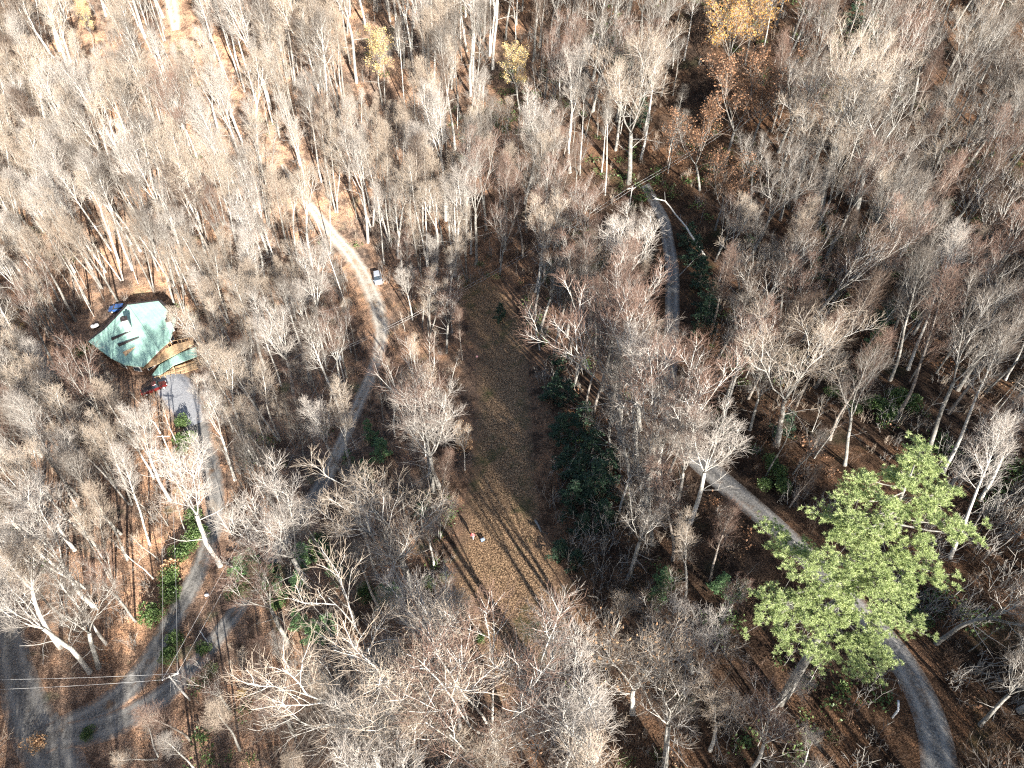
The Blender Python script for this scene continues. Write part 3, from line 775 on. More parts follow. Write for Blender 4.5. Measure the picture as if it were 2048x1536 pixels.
for _ in range(9000):     # thin saplings squeezed in between
    x = rng.uniform(-180, 180); y = rng.uniform(0, 250); z = ground(x, y); q = pix((x, y, z))
    if not (-60 < q[0] < 2110 and -40 < q[1] < 1600): continue
    if q[0] > 1150 and q[1] < 700 and rng.random() < .5: continue
    if near(x, y, rng.uniform(2.6, 3.8)) or on_road(x, y, .5): continue
    base = Vector((x, y, z)); h = rng.uniform(7, 15)
    if any(inpoly(q[0], q[1], poly) for poly, nm in KEEP if nm not in ('evergreens', 'floor', 'pine', 'floor2')): continue
    if blocks(base, h, .6):
        h *= .5
        if blocks(base, h, .6): continue
    if shades_lit(base, h) and lot(x, y) < .8: continue
    a = rng.uniform(0, 6.28)
    add_tree(base, rng.choice(('sa', 'sb')), h, Vector((math.cos(a), math.sin(a), 0)) * h * abs(rng.gauss(0, .07)), sx=rng.uniform(.9, 1.3)); put(x, y)

# ------------------------------------------------------------------ which trees are things of their own
def size_px(t):
    (a, b), (c, d) = t['pb'], t['pt']
    return math.hypot(a - c, b - d)
def in_view(t):
    (a, b), (c, d) = t['pb'], t['pt']; mx, my = (a + 2 * c) / 3, (b + 2 * d) / 3
    return -10 < mx < 2058 and -10 < my < 1546
bare = [t for t in trees if not t['key'].startswith('l')]
leafy = [t for t in trees if t['key'].startswith('l')]
vis = [t for t in bare if in_view(t)]
vis.sort(key=lambda t: (-(1 if t['keyed'] else 0), -size_px(t)))
single = vis[:300]
for k in ('sa', 'sb', 'ga', 'ba'):
    if not any(t['key'] == k for t in single):
        c = [t for t in vis if t['key'] == k]; single[-1 if k == 'sa' else (-2 if k == 'sb' else (-3 if k == 'ga' else -4))] = c[0]
sid = set(id(t) for t in single)
rest = [t for t in bare if id(t) not in sid]
print('TREES', len(trees), 'bare in view', len(vis), 'rest', len(rest), 'leafy', len(leafy))

MARKS = [((262, 660), 'the green-roofed house'), ((756, 560), 'the silver car'), ((312, 780), 'the red car'), ((345, 1352), 'the pole at the road fork'),
         ((672, 720), 'the pole by the sandy lane'), ((945, 1068), 'the person in the clearing'), ((1700, 1120), 'the big green pine'), ((1450, 60), 'the orange tree'), ((745, 100), 'the golden tree at the top'),
         ((1440, 230), 'the russet tree'), ((1378, 455), 'the leaning dead trunk'), ((870, 1015), 'the fallen log'), ((1150, 900), 'the dark evergreens'), ((1795, 1400), 'the bent white pipe'),
         ((20, 20), 'the top left corner'), ((2030, 20), 'the top right corner'), ((1990, 640), 'the right picture edge'), ((1024, 1500), 'the bottom middle edge'), ((1180, 330), 'the shaded forest floor'), ((20, 1000), 'the left picture edge'), ((520, 330), 'the bright lane gap')]
ORD = ['nearest', 'second nearest', 'third nearest', 'fourth nearest', 'fifth nearest', 'sixth nearest', 'seventh nearest', 'eighth nearest', 'ninth nearest', 'tenth nearest'] + [str(i) + 'th nearest' for i in range(11, 60)]
def label_trees(T, noun='bare tree'):
    sets = {}
    for t in T:
        cx = (t['pb'][0] + 2 * t['pt'][0]) / 3; cy = (t['pb'][1] + 2 * t['pt'][1]) / 3
        best = min(MARKS, key=lambda m: (m[0][0] - cx) ** 2 + (m[0][1] - cy) ** 2)
        dx, dy = cx - best[0][0], cy - best[0][1]
        side = ('left of' if dx < 0 else 'right of') if abs(dx) > abs(dy) else ('above' if dy < 0 else 'below')
        if 'edge' in best[1] or 'corner' in best[1]: side = 'to'
        sz = 'tall' if t['h'] > 19 else ('mid-height' if t['h'] > 12 else 'small')
        k = (sz, PROTO[t['key']][3], side, best[1]); sets.setdefault(k, []).append((math.hypot(dx, dy), id(t), t))
    for k, L in sets.items():
        L.sort(key=lambda e: e[0])
        for i, (_, _, t) in enumerate(L):
            t['label'] = f"{k[0]} {k[1]} {noun}, {ORD[i]} {k[2]} {k[3]}" if len(L) > 1 or True else ''
label_trees(single); label_trees(leafy, 'tree')

def tree_matrix(t):
    s = t['h'] / PROTO[t['key']][4]
    q = UP.rotation_difference(t['dir'])
    return t['base'], (q @ Quaternion(UP, t['yaw'])), Vector((s * t['sx'], s * t['sx'], s))

first = {}
def place(t, name, cat, group):
    e = bpy.data.objects.new(name, None); e.empty_display_size = .5
    loc, q, s = tree_matrix(t)
    e.location = loc; e.rotation_mode = 'QUATERNION'; e.rotation_quaternion = q; e.scale = s
    col.objects.link(e)
    tm, cm, lm, words, hh = PROTO[t['key']]
    a = link('trunk', tm, e); b = link('crown', cm, e)
    if lm: link('leaves', lm, e)
    first.setdefault(t['key'], (a, b))
    tag(e, t['label'], cat, group)
for t in single: place(t, 'bare_tree', 'tree', 'bare trees of the wood')
for t in leafy: place(t, 'autumn_tree', 'tree', 'trees still holding autumn leaves')

# the remaining trees of the wood, as one mass that nobody could count
def scatter(name, T, kind_label):
    keys = [k for k in first if not k.startswith('l')]
    me = bpy.data.meshes.new(name)
    n = len(T); me.vertices.add(n)
    me.vertices.foreach_set('co', np.array([t['base'] for t in T], dtype=np.float32).ravel())
    rot = []; sc = []; idx = []
    for t in T:
        loc, q, s = tree_matrix(t); e = q.to_euler('XYZ'); rot += [e.x, e.y, e.z]; sc += [*s]; idx.append(keys.index(t['key']) if t['key'] in keys else 0)
    a = me.attributes.new('rot', 'FLOAT_VECTOR', 'POINT'); a.data.foreach_set('vector', rot)
    a = me.attributes.new('scl', 'FLOAT_VECTOR', 'POINT'); a.data.foreach_set('vector', sc)
    a = me.attributes.new('kind_index', 'INT', 'POINT'); a.data.foreach_set('value', idx)
    o = link(name, me)
    ng = bpy.data.node_groups.new(name, 'GeometryNodeTree')
    ng.interface.new_socket('Geometry', in_out='INPUT', socket_type='NodeSocketGeometry')
    ng.interface.new_socket('Geometry', in_out='OUTPUT', socket_type='NodeSocketGeometry')
    N = ng.nodes; L = ng.links
    gi = N.new('NodeGroupInput'); go = N.new('NodeGroupOutput')
    ra = N.new('GeometryNodeInputNamedAttribute'); ra.data_type = 'FLOAT_VECTOR'; ra.inputs[0].default_value = 'rot'
    sa = N.new('GeometryNodeInputNamedAttribute'); sa.data_type = 'FLOAT_VECTOR'; sa.inputs[0].default_value = 'scl'
    ka = N.new('GeometryNodeInputNamedAttribute'); ka.data_type = 'INT'; ka.inputs[0].default_value = 'kind_index'
    outj = N.new('GeometryNodeJoinGeometry')
    for i, k in enumerate(keys):
        cmp_ = N.new('FunctionNodeCompare'); cmp_.data_type = 'INT'; cmp_.operation = 'EQUAL'
        L.new(ka.outputs['Attribute'], cmp_.inputs[2]); cmp_.inputs[3].default_value = i
        for src in first[k]:
            oi = N.new('GeometryNodeObjectInfo'); oi.transform_space = 'ORIGINAL'; oi.inputs[0].default_value = src
            ip = N.new('GeometryNodeInstanceOnPoints')
            L.new(gi.outputs[0], ip.inputs['Points']); L.new(cmp_.outputs[0], ip.inputs['Selection'])
            L.new(oi.outputs['Geometry'], ip.inputs['Instance'])
            L.new(ra.outputs['Attribute'], ip.inputs['Rotation']); L.new(sa.outputs['Attribute'], ip.inputs['Scale'])
            L.new(ip.outputs[0], outj.inputs[0])
    L.new(outj.outputs[0], go.inputs[0])
    md = o.modifiers.new('scatter', 'NODES'); md.node_group = ng
    tag(o, kind_label, 'trees', kind='stuff')
    return o
scatter('background_wood', rest, 'smaller bare trees of the wood filling in among the larger ones')
#PART2
# ------------------------------------------------------------------ low brush and saplings between the trees
def brush_proto(R, n, hmin, hmax, side=5):
    S = []
    for _ in range(n):
        a = R.uniform(0, 6.28); rr = R.uniform(0, .9)
        p = Vector((rr * math.cos(a), rr * math.sin(a), -.15))
        d = (UP + Vector((R.gauss(0, .3), R.gauss(0, .3), 0))).normalized(); L = R.uniform(hmin, hmax)
        pts, rad, dirs = chain(p, d, L, .028, .01, 3, .12, .05, R)
        for i in range(3): S.append((*pts[i], *pts[i + 1], rad[i], rad[i + 1]))
        for _ in range(side):
            q, dq = sample(pts, dirs, R.uniform(.25, 1)); e = q + (dq + perp(dq, R.uniform(0, 6.28)) * .7).normalized() * R.uniform(.3, L * .35)
            S.append((*q, *e, .013, .008))
    return prisms(S, 3)

def stamp(protos, P, scales, yaws, R):
    VV, QQ, off = [], [], 0
    for (x, y, z), s, a in zip(P, scales, yaws):
        V, Q = protos[R.randint(len(protos))]
        c, n = math.cos(a), math.sin(a)
        W = np.empty_like(V); W[:, 0] = (V[:, 0] * c - V[:, 1] * n) * s + x; W[:, 1] = (V[:, 0] * n + V[:, 1] * c) * s + y; W[:, 2] = V[:, 2] * s + z
        VV.append(W); QQ.append(Q + off); off += len(V)
    return np.concatenate(VV), np.concatenate(QQ)

rb = random.Random(77)
BR = [brush_proto(rb, 9, .8, 2.6) for _ in range(6)]
def brush(name, label, mat, n, seed, cond, smin=.5, smax=1.4):
    R = random.Random(seed); P = []; S = []; Y = []
    tries = 0
    while len(P) < n and tries < n * 12:
        tries += 1
        x = R.uniform(-175, 175); y = R.uniform(-5, 250); z = ground(x, y); q = pix((x, y, z))
        if not (-60 < q[0] < 2110 and -40 < q[1] < 1600): continue
        w = cond(q[0], q[1], x, y)
        if R.random() > w or on_road(x, y, .3): continue
        P.append((x, y, z)); S.append(R.uniform(smin, smax) * (1.35 if w > .95 else 1)); Y.append(R.uniform(0, 6.28))
    V, Q = stamp(BR, P, S, Y, np.random.RandomState(seed))
    o = link(name, mesh_from(name, V, Q, [mat])); tag(o, label, 'brush', kind='stuff')
def patchy(x, y, f=.07, ph=0):
    return .5 + .5 * math.sin(x * f + ph) * math.cos(y * f * 1.3 + ph * 2) + .25 * math.sin(x * f * 3.1 + y * f * 2.2)
STRIP = [(1080, 980), (1240, 900), (1300, 1080), (1330, 1260), (1150, 1260), (1100, 1150)]
def c_brown(px, py, x, y):
    if inpoly(px, py, STRIP): return 1.0
    if 650 < px < 960 and py > 560: return .8
    if px > 1600 and py > 1000: return .95
    if px > 1250 and py > 1000: return .6
    return max(.06, min(.8, patchy(x, y) - .15))
brush('brown_brush', 'low brown leafless brush between the trees', TWIG['brown'], 3600, 3, c_brown)
brush('tan_brush', 'tan leafless brush and dry weeds under the trees', TWIG['tan'], 1300, 4, lambda px, py, x, y: max(.05, min(.8, patchy(x, y, .09, 2) - .1)), .4, 1.1)
brush('grey_brush', 'thin grey saplings and brush in the thickets', LIMB['grey'], 900, 5, lambda px, py, x, y: 1.0 if inpoly(px, py, STRIP) or (px > 1750 and py > 1000) else max(.05, patchy(x, y, .06, 4) - .45), .8, 2.0)

# ------------------------------------------------------------------ evergreens
def conifer_mesh(seed, H, Rb, mat, n=26, per=130, blade=.24, low=.06):
    R = random.Random(seed); S = []; P = []
    pts, rad, dirs = chain(Vector((0, 0, -.4)), UP, H, H * .014, .02, 8, .015, .03, R)
    tV, tF = tube(pts, rad, 6, False)
    for k in range(n):
        t = low + (1 - low) * (k + R.random()) / n
        q, dq = sample(pts, dirs, min(.99, t)); az = k * 2.4 + R.uniform(-.5, .5)
        L = Rb * (1 - t) ** .8 * R.uniform(.65, 1.25) + .25
        d = (perp(UP, az) + UP * (.25 - .3 * (1 - t))).normalized()
        bp, br, bd = chain(q, d, L, .035, .012, 4, .08, -.02, R)
        for i in range(4): S.append((*bp[i], *bp[i + 1], br[i], br[i + 1]))
        m = int(per * (.3 + L / Rb))
        for j in range(m):
            s = R.uniform(.15, 1.0) ** .8; p, dd = sample(bp, bd, min(.99, s))
            side = Vector((-dd.y, dd.x, 0)) * R.gauss(0, .22) * L * (1.15 - s)
            P.append(tuple(p + side + Vector((0, 0, R.gauss(-.05, .1)))))
    V, Q = leaf_quads(np.array(P), blade, np.random.RandomState(seed), 1, .5, .1, False)
    t = mesh_from('conifer_trunk', tV, np.array(tF), [BARK['brown']])
    v1, q1 = prisms(S, 3)
    V2 = np.concatenate([v1, V]); Q2 = np.concatenate([q1, Q + len(v1)])
    c = mesh_from('conifer_crown', V2, Q2, [LIMB['brown'], mat], np.concatenate([np.zeros(len(q1)), np.ones(len(Q))]), smooth=False)
    return t, c
CON = {'dark': [conifer_mesh(31, 9, 2.6, LEAF['hemlock']), conifer_mesh(32, 9, 2.1, LEAF['hemlock'])],
       'green': [conifer_mesh(33, 9, 2.3, LEAF['sprig']), conifer_mesh(34, 9, 1.9, LEAF['sprig'], 22, 130)]}
conifers = []
for (px, py, h, k) in [(1150, 960, 8, 'dark'), (1183, 915, 8, 'dark'), (1122, 880, 7, 'dark'), (1140, 1015, 8, 'dark'), (1190, 985, 9, 'dark'), (1105, 800, 7, 'dark'), (1118, 735, 7, 'dark'), (1165, 1065, 6, 'dark'), (1205, 1045, 6, 'dark'),
                       (1160, 860, 8, 'dark'), (1135, 805, 6, 'dark'), (1172, 1010, 7, 'dark'), (1128, 935, 6, 'dark'), (1215, 940, 7, 'dark'), (1395, 575, 8, 'dark'), (1405, 660, 9, 'dark'), (1385, 530, 8, 'dark'), (1412, 620, 8, 'dark'), (1375, 490, 6, 'dark'),
                       (1245, 140, 9, 'dark'), (1225, 120, 8, 'dark'), (1280, 250, 8, 'dark'), (1325, 1180, 6, 'green'), (1310, 1200, 5, 'green'), (1470, 1190, 5, 'green'), (630, 1275, 5.5, 'green'), (520, 1150, 8, 'green'), (490, 1150, 7, 'green'), (545, 1175, 7, 'green'), (600, 1180, 6, 'green'), (655, 1260, 6, 'green'), (605, 1255, 6, 'green'), (680, 1160, 6, 'green'), (735, 960, 6, 'green'), (1120, 1110, 5, 'dark'), (1150, 1130, 5, 'dark'), (1435, 1180, 5, 'green'),
                       (742, 880, 6, 'green'), (765, 915, 7, 'green'), (700, 935, 5, 'green'), (765, 1205, 6, 'green'), (790, 1195, 5, 'green'), (610, 1130, 6, 'green'), (650, 1110, 5, 'green'), (560, 1190, 5, 'green'), (1100, 560, 6, 'dark'), (1000, 640, 5, 'dark'),
                       (1740, 700, 7, 'green'), (1760, 650, 6, 'dark'), (1620, 560, 6, 'dark'), (1560, 870, 6, 'dark'), (1700, 60, 9, 'dark'), (1725, 90, 9, 'dark'), (1760, 440, 7, 'dark'), (845, 1030, 4, 'dark'), (560, 690, 3, 'green'), (940, 330, 5, 'green')]:
    b = at(px, py); top = b + Vector((0, 0, h)); vi = rng.randrange(2)
    h *= 1.15; e = empty('evergreen_tree', b, rng.uniform(0, 6.28)); s = h / 9
    e.scale = (s * rng.uniform(1.1, 1.5),) * 2 + (s * .85,)
    tm, cm = CON[k][vi]; link('trunk', tm, e); link('crown', cm, e)
    conifers.append(dict(pb=pix(b), pt=pix(top), h=h + 6, key='x', e=e, k=k))
def label_list(T, words, noun, group, cat):
    sets = {}
    for t in T:
        cx, cy = (t['pb'][0] + t['pt'][0]) / 2, (t['pb'][1] + t['pt'][1]) / 2
        MM = [m for m in MARKS if noun != 'evergreen' or m[1] != 'the dark evergreens'] + [((1450, 500), 'the upper right road gap'), ((380, 1120), 'the driveway bend'), ((1450, 960), 'the gravel road')]
        best = min(MM, key=lambda m: (m[0][0] - cx) ** 2 + (m[0][1] - cy) ** 2); dx, dy = cx - best[0][0], cy - best[0][1]
        side = ('left of' if dx < 0 else 'right of') if abs(dx) > abs(dy) else ('above' if dy < 0 else 'below')
        if 'edge' in best[1] or 'corner' in best[1]: side = 'to'
        sets.setdefault((t.get('k', ''), side, best[1]), []).append((math.hypot(dx, dy), id(t), t))
    for k, L in sets.items():
        L.sort(key=lambda v: v[0])
        for i, (_, _, t) in enumerate(L):
            tag(t['e'], f"{words.get(k[0], '')} {noun}, {ORD[i]} {k[1]} {k[2]}".strip(), cat, group)
label_list(conifers, {'dark': 'dark blue-green young', 'green': 'fresh green young'}, 'evergreen', 'young evergreens under the bare trees', 'evergreen tree')

def laurel_mesh(seed, mat, n=1500, size=.2, keep=1):
    R = np.random.RandomState(seed); rr = random.Random(seed)
    lobes = [(rr.uniform(-.8, .8), rr.uniform(-.8, .8), rr.uniform(.6, 1.5), rr.uniform(.5, .95)) for _ in range(9)]
    P = []
    for _ in range(n):
        l = lobes[R.randint(9)]; v = R.normal(0, 1, 3); v /= np.linalg.norm(v); v[2] = abs(v[2]) * .9 - .1
        P.append((l[0] + v[0] * l[3], l[1] + v[1] * l[3], max(.1, l[2] * .8 + v[2] * l[3])))
    V, Q = leaf_quads(np.array(P), size, R, keep, .4, .1)
    S = []
    for l in lobes:
        for _ in range(3): S.append((rr.uniform(-.2, .2), rr.uniform(-.2, .2), -.2, l[0] + rr.uniform(-.3, .3), l[1] + rr.uniform(-.3, .3), l[2], .03, .012))
    v1, q1 = prisms(S, 4)
    return mesh_from('shrub_stems', v1, q1, [BARK['brown']]), mesh_from('shrub_leaves', V, Q, [mat], smooth=False)
LA = [laurel_mesh(41, LEAF['laurel']), laurel_mesh(42, LEAF['laurel']), laurel_mesh(43, LEAF['laurel'])]
shrubs = []
for (px, py, r) in [(368, 850, 1.6), (372, 885, 1.9), (366, 905, 1.3), (388, 1040, 1.7), (400, 1075, 1.8), (380, 1095, 1.9), (362, 1115, 1.9), (340, 1165, 2.0), (345, 1195, 1.8), (310, 1235, 2.0), (352, 1285, 1.4), (345, 1312, 1.5),
                   (1725, 735, 1.6), (1790, 800, 1.7), (1745, 815, 1.8), (1820, 815, 1.5), (1770, 830, 1.6), (1550, 950, 1.5), (1565, 978, 1.4), (1538, 930, 1.3), (1815, 1235, 1.5), (1835, 1245, 1.3), (175, 700, 1.7), (160, 712, 1.4),
                   (930, 325, 1.6), (515, 245, 1.5), (955, 338, 1.4), (1700, 820, 1.4), (620, 1120, 1.5), (640, 1090, 1.5), (555, 1210, 1.4), (420, 1350, 1.3), (730, 1190, 1.4), (1345, 1165, 1.3), (1660, 790, 1.3), (1530, 975, 1.2), (960, 1280, .8), (890, 1160, 1.1),
                   (540, 1150, 1.6), (500, 1180, 1.6), (470, 1190, 1.3), (410, 1300, 1.1), (860, 1175, 1.2), (1830, 640, 1.3), (1985, 560, 1.4), (180, 1470, 1.0)]:
    b = at(px, py); e = empty('evergreen_shrub', b, rng.uniform(0, 6.28)); e.scale = (r * .72, r * .72, r * .8)
    sm, lm = LA[rng.randrange(3)]; link('stems', sm, e); link('leaves', lm, e)
    shrubs.append(dict(pb=pix(b), pt=pix(b + Vector((0, 0, r))), e=e))
label_list(shrubs, {'': 'broad-leaved green'}, 'shrub', 'evergreen laurel shrubs', 'shrub')
for (px, py, r, lf, lab) in [(350, 1150, 2.3, 'tan', 'tan-leaved bush between the green shrubs beside the driveway'), (490, 1390, .9, 'gold', 'small yellow-leaved sapling right of the pole at the road fork'),
                             (925, 900, 1.6, 'tan', 'low tan-leaved bush on the upper left edge of the clearing'), (75, 1490, 1.5, 'tan', 'tan-leaved bush at the bottom left beside the road bend')]:
    sm, lm = laurel_mesh(int(px), LEAF[lf], 420, .26)
    e = empty('leafy_bush', at(px, py), 1.0); e.scale = (r * .7,) * 3
    link('stems', sm, e); link('leaves', lm, e); tag(e, lab, 'bush')

def understory(name, label, mat, n, seed, cond, smin, smax, leaves=70, size=.16):
    R = random.Random(seed); N = np.random.RandomState(seed)
    pr = []
    for _ in range(5):
        P = N.normal(0, 1, (leaves, 3)) * np.array([.6, .6, .3]) + np.array([0, 0, .5]); P[:, 2] = np.abs(P[:, 2])
        pr.append(leaf_quads(P, size * 2, N, 1, .5, .05))
    P = []; t = 0
    while len(P) < n and t < n * 15:
        t += 1; x = R.uniform(-175, 175); y = R.uniform(-5, 250); z = ground(x, y); q = pix((x, y, z))
        if not (-60 < q[0] < 2110 and -40 < q[1] < 1600) or R.random() > cond(q[0], q[1], x, y) or on_road(x, y, .2): continue
        P.append((x, y, z))
    V, Q = stamp(pr, P, [R.uniform(smin, smax) for _ in P], [R.uniform(0, 6.28) for _ in P], N)
    o = link(name, mesh_from(name, V, Q, [mat], smooth=False)); tag(o, label, 'undergrowth', kind='stuff')
understory('green_undergrowth', 'dark green low undergrowth in patches on the forest floor', LEAF['laurel'], 900, 51, lambda px, py, x, y: max(0, patchy(x, y, .08, 5) - (.45 if px > 900 else .8)), .5, 1.5)
understory('dry_undergrowth', 'dry orange-brown leaves caught on low undergrowth', LEAF['russet'], 900, 52, lambda px, py, x, y: max(.04, patchy(x, y, .1, 1) - .5), .5, 1.3, 40, .14)
understory('tan_undergrowth', 'dry tan leaves caught on low undergrowth', LEAF['tan'], 500, 53, lambda px, py, x, y: max(.03, patchy(x, y, .12, 3) - .6), .4, 1.0, 30, .13)

# ------------------------------------------------------------------ the big white pine
pb = at(1562, 1405)
ph, poff = lean_to(pb, 1822, 950, 25, 46)
print('PINE height', ph, 'lean', poff.length, 'ground', pb.z)
pine = empty('pine_tree', pb); tag(pine, 'big yellow-green pine beside the gravel road, lower right', 'pine')
pd = Vector((poff.x, poff.y, ph)); R = random.Random(5); RN = np.random.RandomState(9)
tp = [pd * (i / 14) + Vector((R.gauss(0, .12), R.gauss(0, .12), 0)) * (i / 14) for i in range(15)]; tp[0].z -= 1
tr = [.52 * (1 - .9 * (i / 14)) + .03 for i in range(15)]
V, Fc = tube(tp, tr, 12)
link('trunk', mesh_from('pine_trunk', V, Fc, [BARK['grey']]), pine)
LT = [(1855, 935, .97), (1780, 950, .97), (1895, 985, .93), (1950, 1070, .86), (1900, 1050, .88), (1850, 1095, .84), (1890, 1150, .76), (1830, 1165, .76), (1700, 1000, .93), (1650, 1035, .88), (1680, 1075, .86), (1725, 955, .96),
      (1535, 1060, .7), (1572, 1100, .7), (1600, 1120, .7), (1745, 1180, .72), (1785, 1230, .64), (1815, 1200, .68), (1525, 1195, .63), (1510, 1235, .61), (1560, 1265, .58), (1595, 1290, .56), (1600, 1205, .62), (1645, 1185, .65),
      (1655, 1245, .58), (1745, 1290, .54), (1770, 1315, .52), (1735, 1345, .48), (1755, 1255, .58), (1705, 1235, .6), (1655, 1315, .47), (1805, 1120, .82), (1755, 1120, .8), (1765, 1000, .95), (1820, 1030, .92), (1690, 1290, .54),
      (1860, 1010, .93), (1700, 1045, .9), (1780, 1165, .76), (1620, 1250, .58), (1830, 1260, .55), (1810, 970, .98), (1720, 1090, .84), (1635, 1130, .74), (1700, 1180, .7), (1560, 1215, .62), (1780, 1060, .88), (1700, 1130, .78), (1668, 1160, .7), (1735, 1085, .84), (1730, 1140, .74), (1690, 1210, .64), (1840, 905, .99), (1815, 925, .98)]
limbS = []; NP = []
for (px, py, f) in LT:
    q = tp[min(14, int(f * 14))].lerp(tp[min(14, int(f * 14) + 1)], f * 14 - int(f * 14)) if f < .99 else tp[14]
    tgt = at_z(px, py, (pb + q).z + R.uniform(-.2, 1.0)) - pb
    o = tgt - q; L = o.length
    if L > 8.5: tgt = q + o * (8.5 / L); L = 8.5
    mid = q.lerp(tgt, .5) - Vector((0, 0, .05 * L))
    limbS += [(*q, *mid, .035 + .011 * L, .03 + .007 * L), (*mid, *tgt, .03 + .007 * L, .02)]
    rad = .5 + .12 * L + R.uniform(0, .2)
    SC = [mid.lerp(tgt, .3 + .75 * math.sqrt(R.random())) + Vector((R.gauss(0, rad * .55), R.gauss(0, rad * .55), R.gauss(.1, .2))) for _ in range(int(9 + 7 * rad))]
    for k in range(int(9 * len(SC))):
        c = SC[k % len(SC)]; p = c + Vector((R.gauss(0, .24), R.gauss(0, .24), R.gauss(0, .1)))
        tt = max(0, min(1, p.z / pd.z))
        if tt < .9 and (p - pd * tt).length < 1.0: continue
        NP.append(tuple(p))
        if k < len(SC): limbS.append((*mid.lerp(tgt, R.uniform(.2, .9)), *c, .02, .008))
for k in range(60):     # dead stubs on the bole
    t = R.uniform(.25, .85); q = pd * t; a = R.uniform(0, 6.28); e = q + Vector((math.cos(a), math.sin(a), -.1)) * R.uniform(.5, 2.4)
    limbS.append((*q, *e, .022, .01))
v1, q1 = prisms(limbS, 4)
link('branches', mesh_from('pine_branches', v1, q1, [BARK['grey']]), pine)
NP = np.array(NP); n = len(NP); K = 26
cen = np.repeat(NP, K, axis=0)
d = RN.normal(0, 1, (n * K, 3)); d[:, 2] = np.abs(d[:, 2]) * .8 - .15; d /= np.linalg.norm(d, axis=1, keepdims=True)
w = np.cross(d, RN.normal(0, 1, (n * K, 3))); w /= np.linalg.norm(w, axis=1, keepdims=True)
Ls = RN.uniform(.14, .32, (n * K, 1))
Vn = np.stack([cen - w * .028, cen + d * Ls, cen + w * .028], axis=1).reshape(-1, 3)
link('needles', mesh_from('pine_needles', Vn, np.arange(n * K * 3).reshape(-1, 3), [LEAF['needle']], smooth=False), pine)

# ------------------------------------------------------------------ dead wood
def log(name, pts, r0, r1, m, label, cat='log', branches=0, seed=1):
    R = random.Random(seed); P = []
    for a, b in zip(pts[:-1], pts[1:]):
        for k in range(4): P.append(a.lerp(b, k / 4) + Vector((R.gauss(0, .04), R.gauss(0, .04), R.gauss(0, .03))))
    P.append(pts[-1]); n = len(P)
    rad = [r0 + (r1 - r0) * i / (n - 1) for i in range(n)]
    root = empty(name, pts[0])
    V, Fc = tube([p - pts[0] for p in P], rad, 9); link('trunk', mesh_from(name, V, Fc, [m]), root)
    S = []
    for k in range(branches):
        i = R.randrange(n // 3, n); q = P[i] - pts[0]; d = (P[-1] - P[0]).normalized()
        e = q + (d + perp(d, R.uniform(0, 6.28)) * .9).normalized() * R.uniform(.8, 2.4)
        S.append((*q, *e, .03, .012))
    if S:
        v, q = prisms(S, 4); link('broken_branches', mesh_from('broken_branches', v, q, [m]), root)
    tag(root, label, cat); return root
up3 = Vector((0, 0, .3))
log('fallen_log', [at(838, 1028) + up3, at(868, 1014) + up3, at(893, 1001) + up3], .26, .2, BARK['grey'], 'blue-grey fallen log left of the clearing below the leaning trees', branches=5)
log('fallen_log', [at(1070, 1042) + up3 * .6, at(1082, 1064) + up3 * .6], .2, .15, BARK['grey'], 'short grey log lying on the right edge of the clearing', branches=2, seed=3)
log('fallen_log', [at(578, 726) + up3, at(600, 712) + up3, at(622, 706) + up3 * 2], .2, .13, BARK['pale'], 'pale fallen trunk on the leaf litter left of the upper pole', branches=4, seed=4)
log('fallen_log', [at(400, 1262) + up3 * .7, at(418, 1288) + up3 * .7], .1, .06, BARK['pale'], 'thin pale pole lying between the two lanes', seed=6)
lb = at(1412, 517); lt = at(1330, 402); dl = Vector(ray(1330, 402)); lt = dl * ((lt.length) - 14)
lt2 = Vector(ray(1309, 397)) * (lt.length - 1)
log('leaning_trunk', [lb, lb.lerp(lt, .5) + Vector((0, 0, .6)), lt, lt2], .24, .06, BARK['pale'], 'dead pale trunk leaning over the shaded road gap', 'dead tree', branches=6, seed=8)
log('leaning_trunk', [at(1330, 580), at(1395, 530) + Vector((0, 0, 3))], .12, .05, BARK['grey'], 'thin grey trunk fallen across the shaded road gap', 'dead tree', branches=4, seed=9)

# ------------------------------------------------------------------ the house
def at_h(px, py, h): return at_z(px, py, HZ + h)
HZ = at(262, 700).z
hroot = empty('house', Vector((at(262, 690).x, at(262, 690).y, HZ)))
tag(hroot, 'house with a pale green angular metal roof and tan timber decks', 'house')
HI = Matrix.Translation(-hroot.location)
def hpart(o, parent=None):
    o.parent = parent or hroot
    o.matrix_parent_inverse = HI if parent is None else Matrix.Identity(4)
    return o
m, nt, b = new_mat('green_metal_roof', .5, .25)
g = nt.nodes.new('ShaderNodeNewGeometry'); n = noise(nt, .5, 4, .6, g.outputs['Position']); r = ramp(nt, [(.3, (.24, .4, .33)), (.7, (.33, .5, .42))])
nt.links.new(n.outputs['Fac'], r.inputs['Fac']); nt.links.new(r.outputs[0], b.inputs['Base Color'])
wv = nt.nodes.new('ShaderNodeTexWave'); wv.inputs['Scale'].default_value = .55; wv.bands_direction = 'DIAGONAL'
nt.links.new(g.outputs['Position'], wv.inputs['Vector']); bump(nt, b, wv.outputs['Fac'], .25, .08)
M_ROOF = m
M_WOOD = plain_mat('deck_timber', (.5, .34, .2), .8, .1, .3, 2); M_WALL = plain_mat('brown_siding', (.16, .1, .07), .8, .1, .25, 1.5)
M_DARK = plain_mat('dark_trim', (.035, .028, .028), .6, .3); M_WHITE = plain_mat('white_paint', (.78, .78, .76), .5, .3, .06); M_GLASS = plain_mat('window_glass', (.03, .04, .05), .08, .6)
def slab(top, th):
    n = len(top); V = [tuple(p) for p in top] + [tuple(p - Vector((0, 0, th))) for p in top]
    return V, [tuple(range(n)), tuple(range(n, 2 * n))[::-1]] + [(i, n + i, n + (i + 1) % n, (i + 1) % n) for i in range(n)]
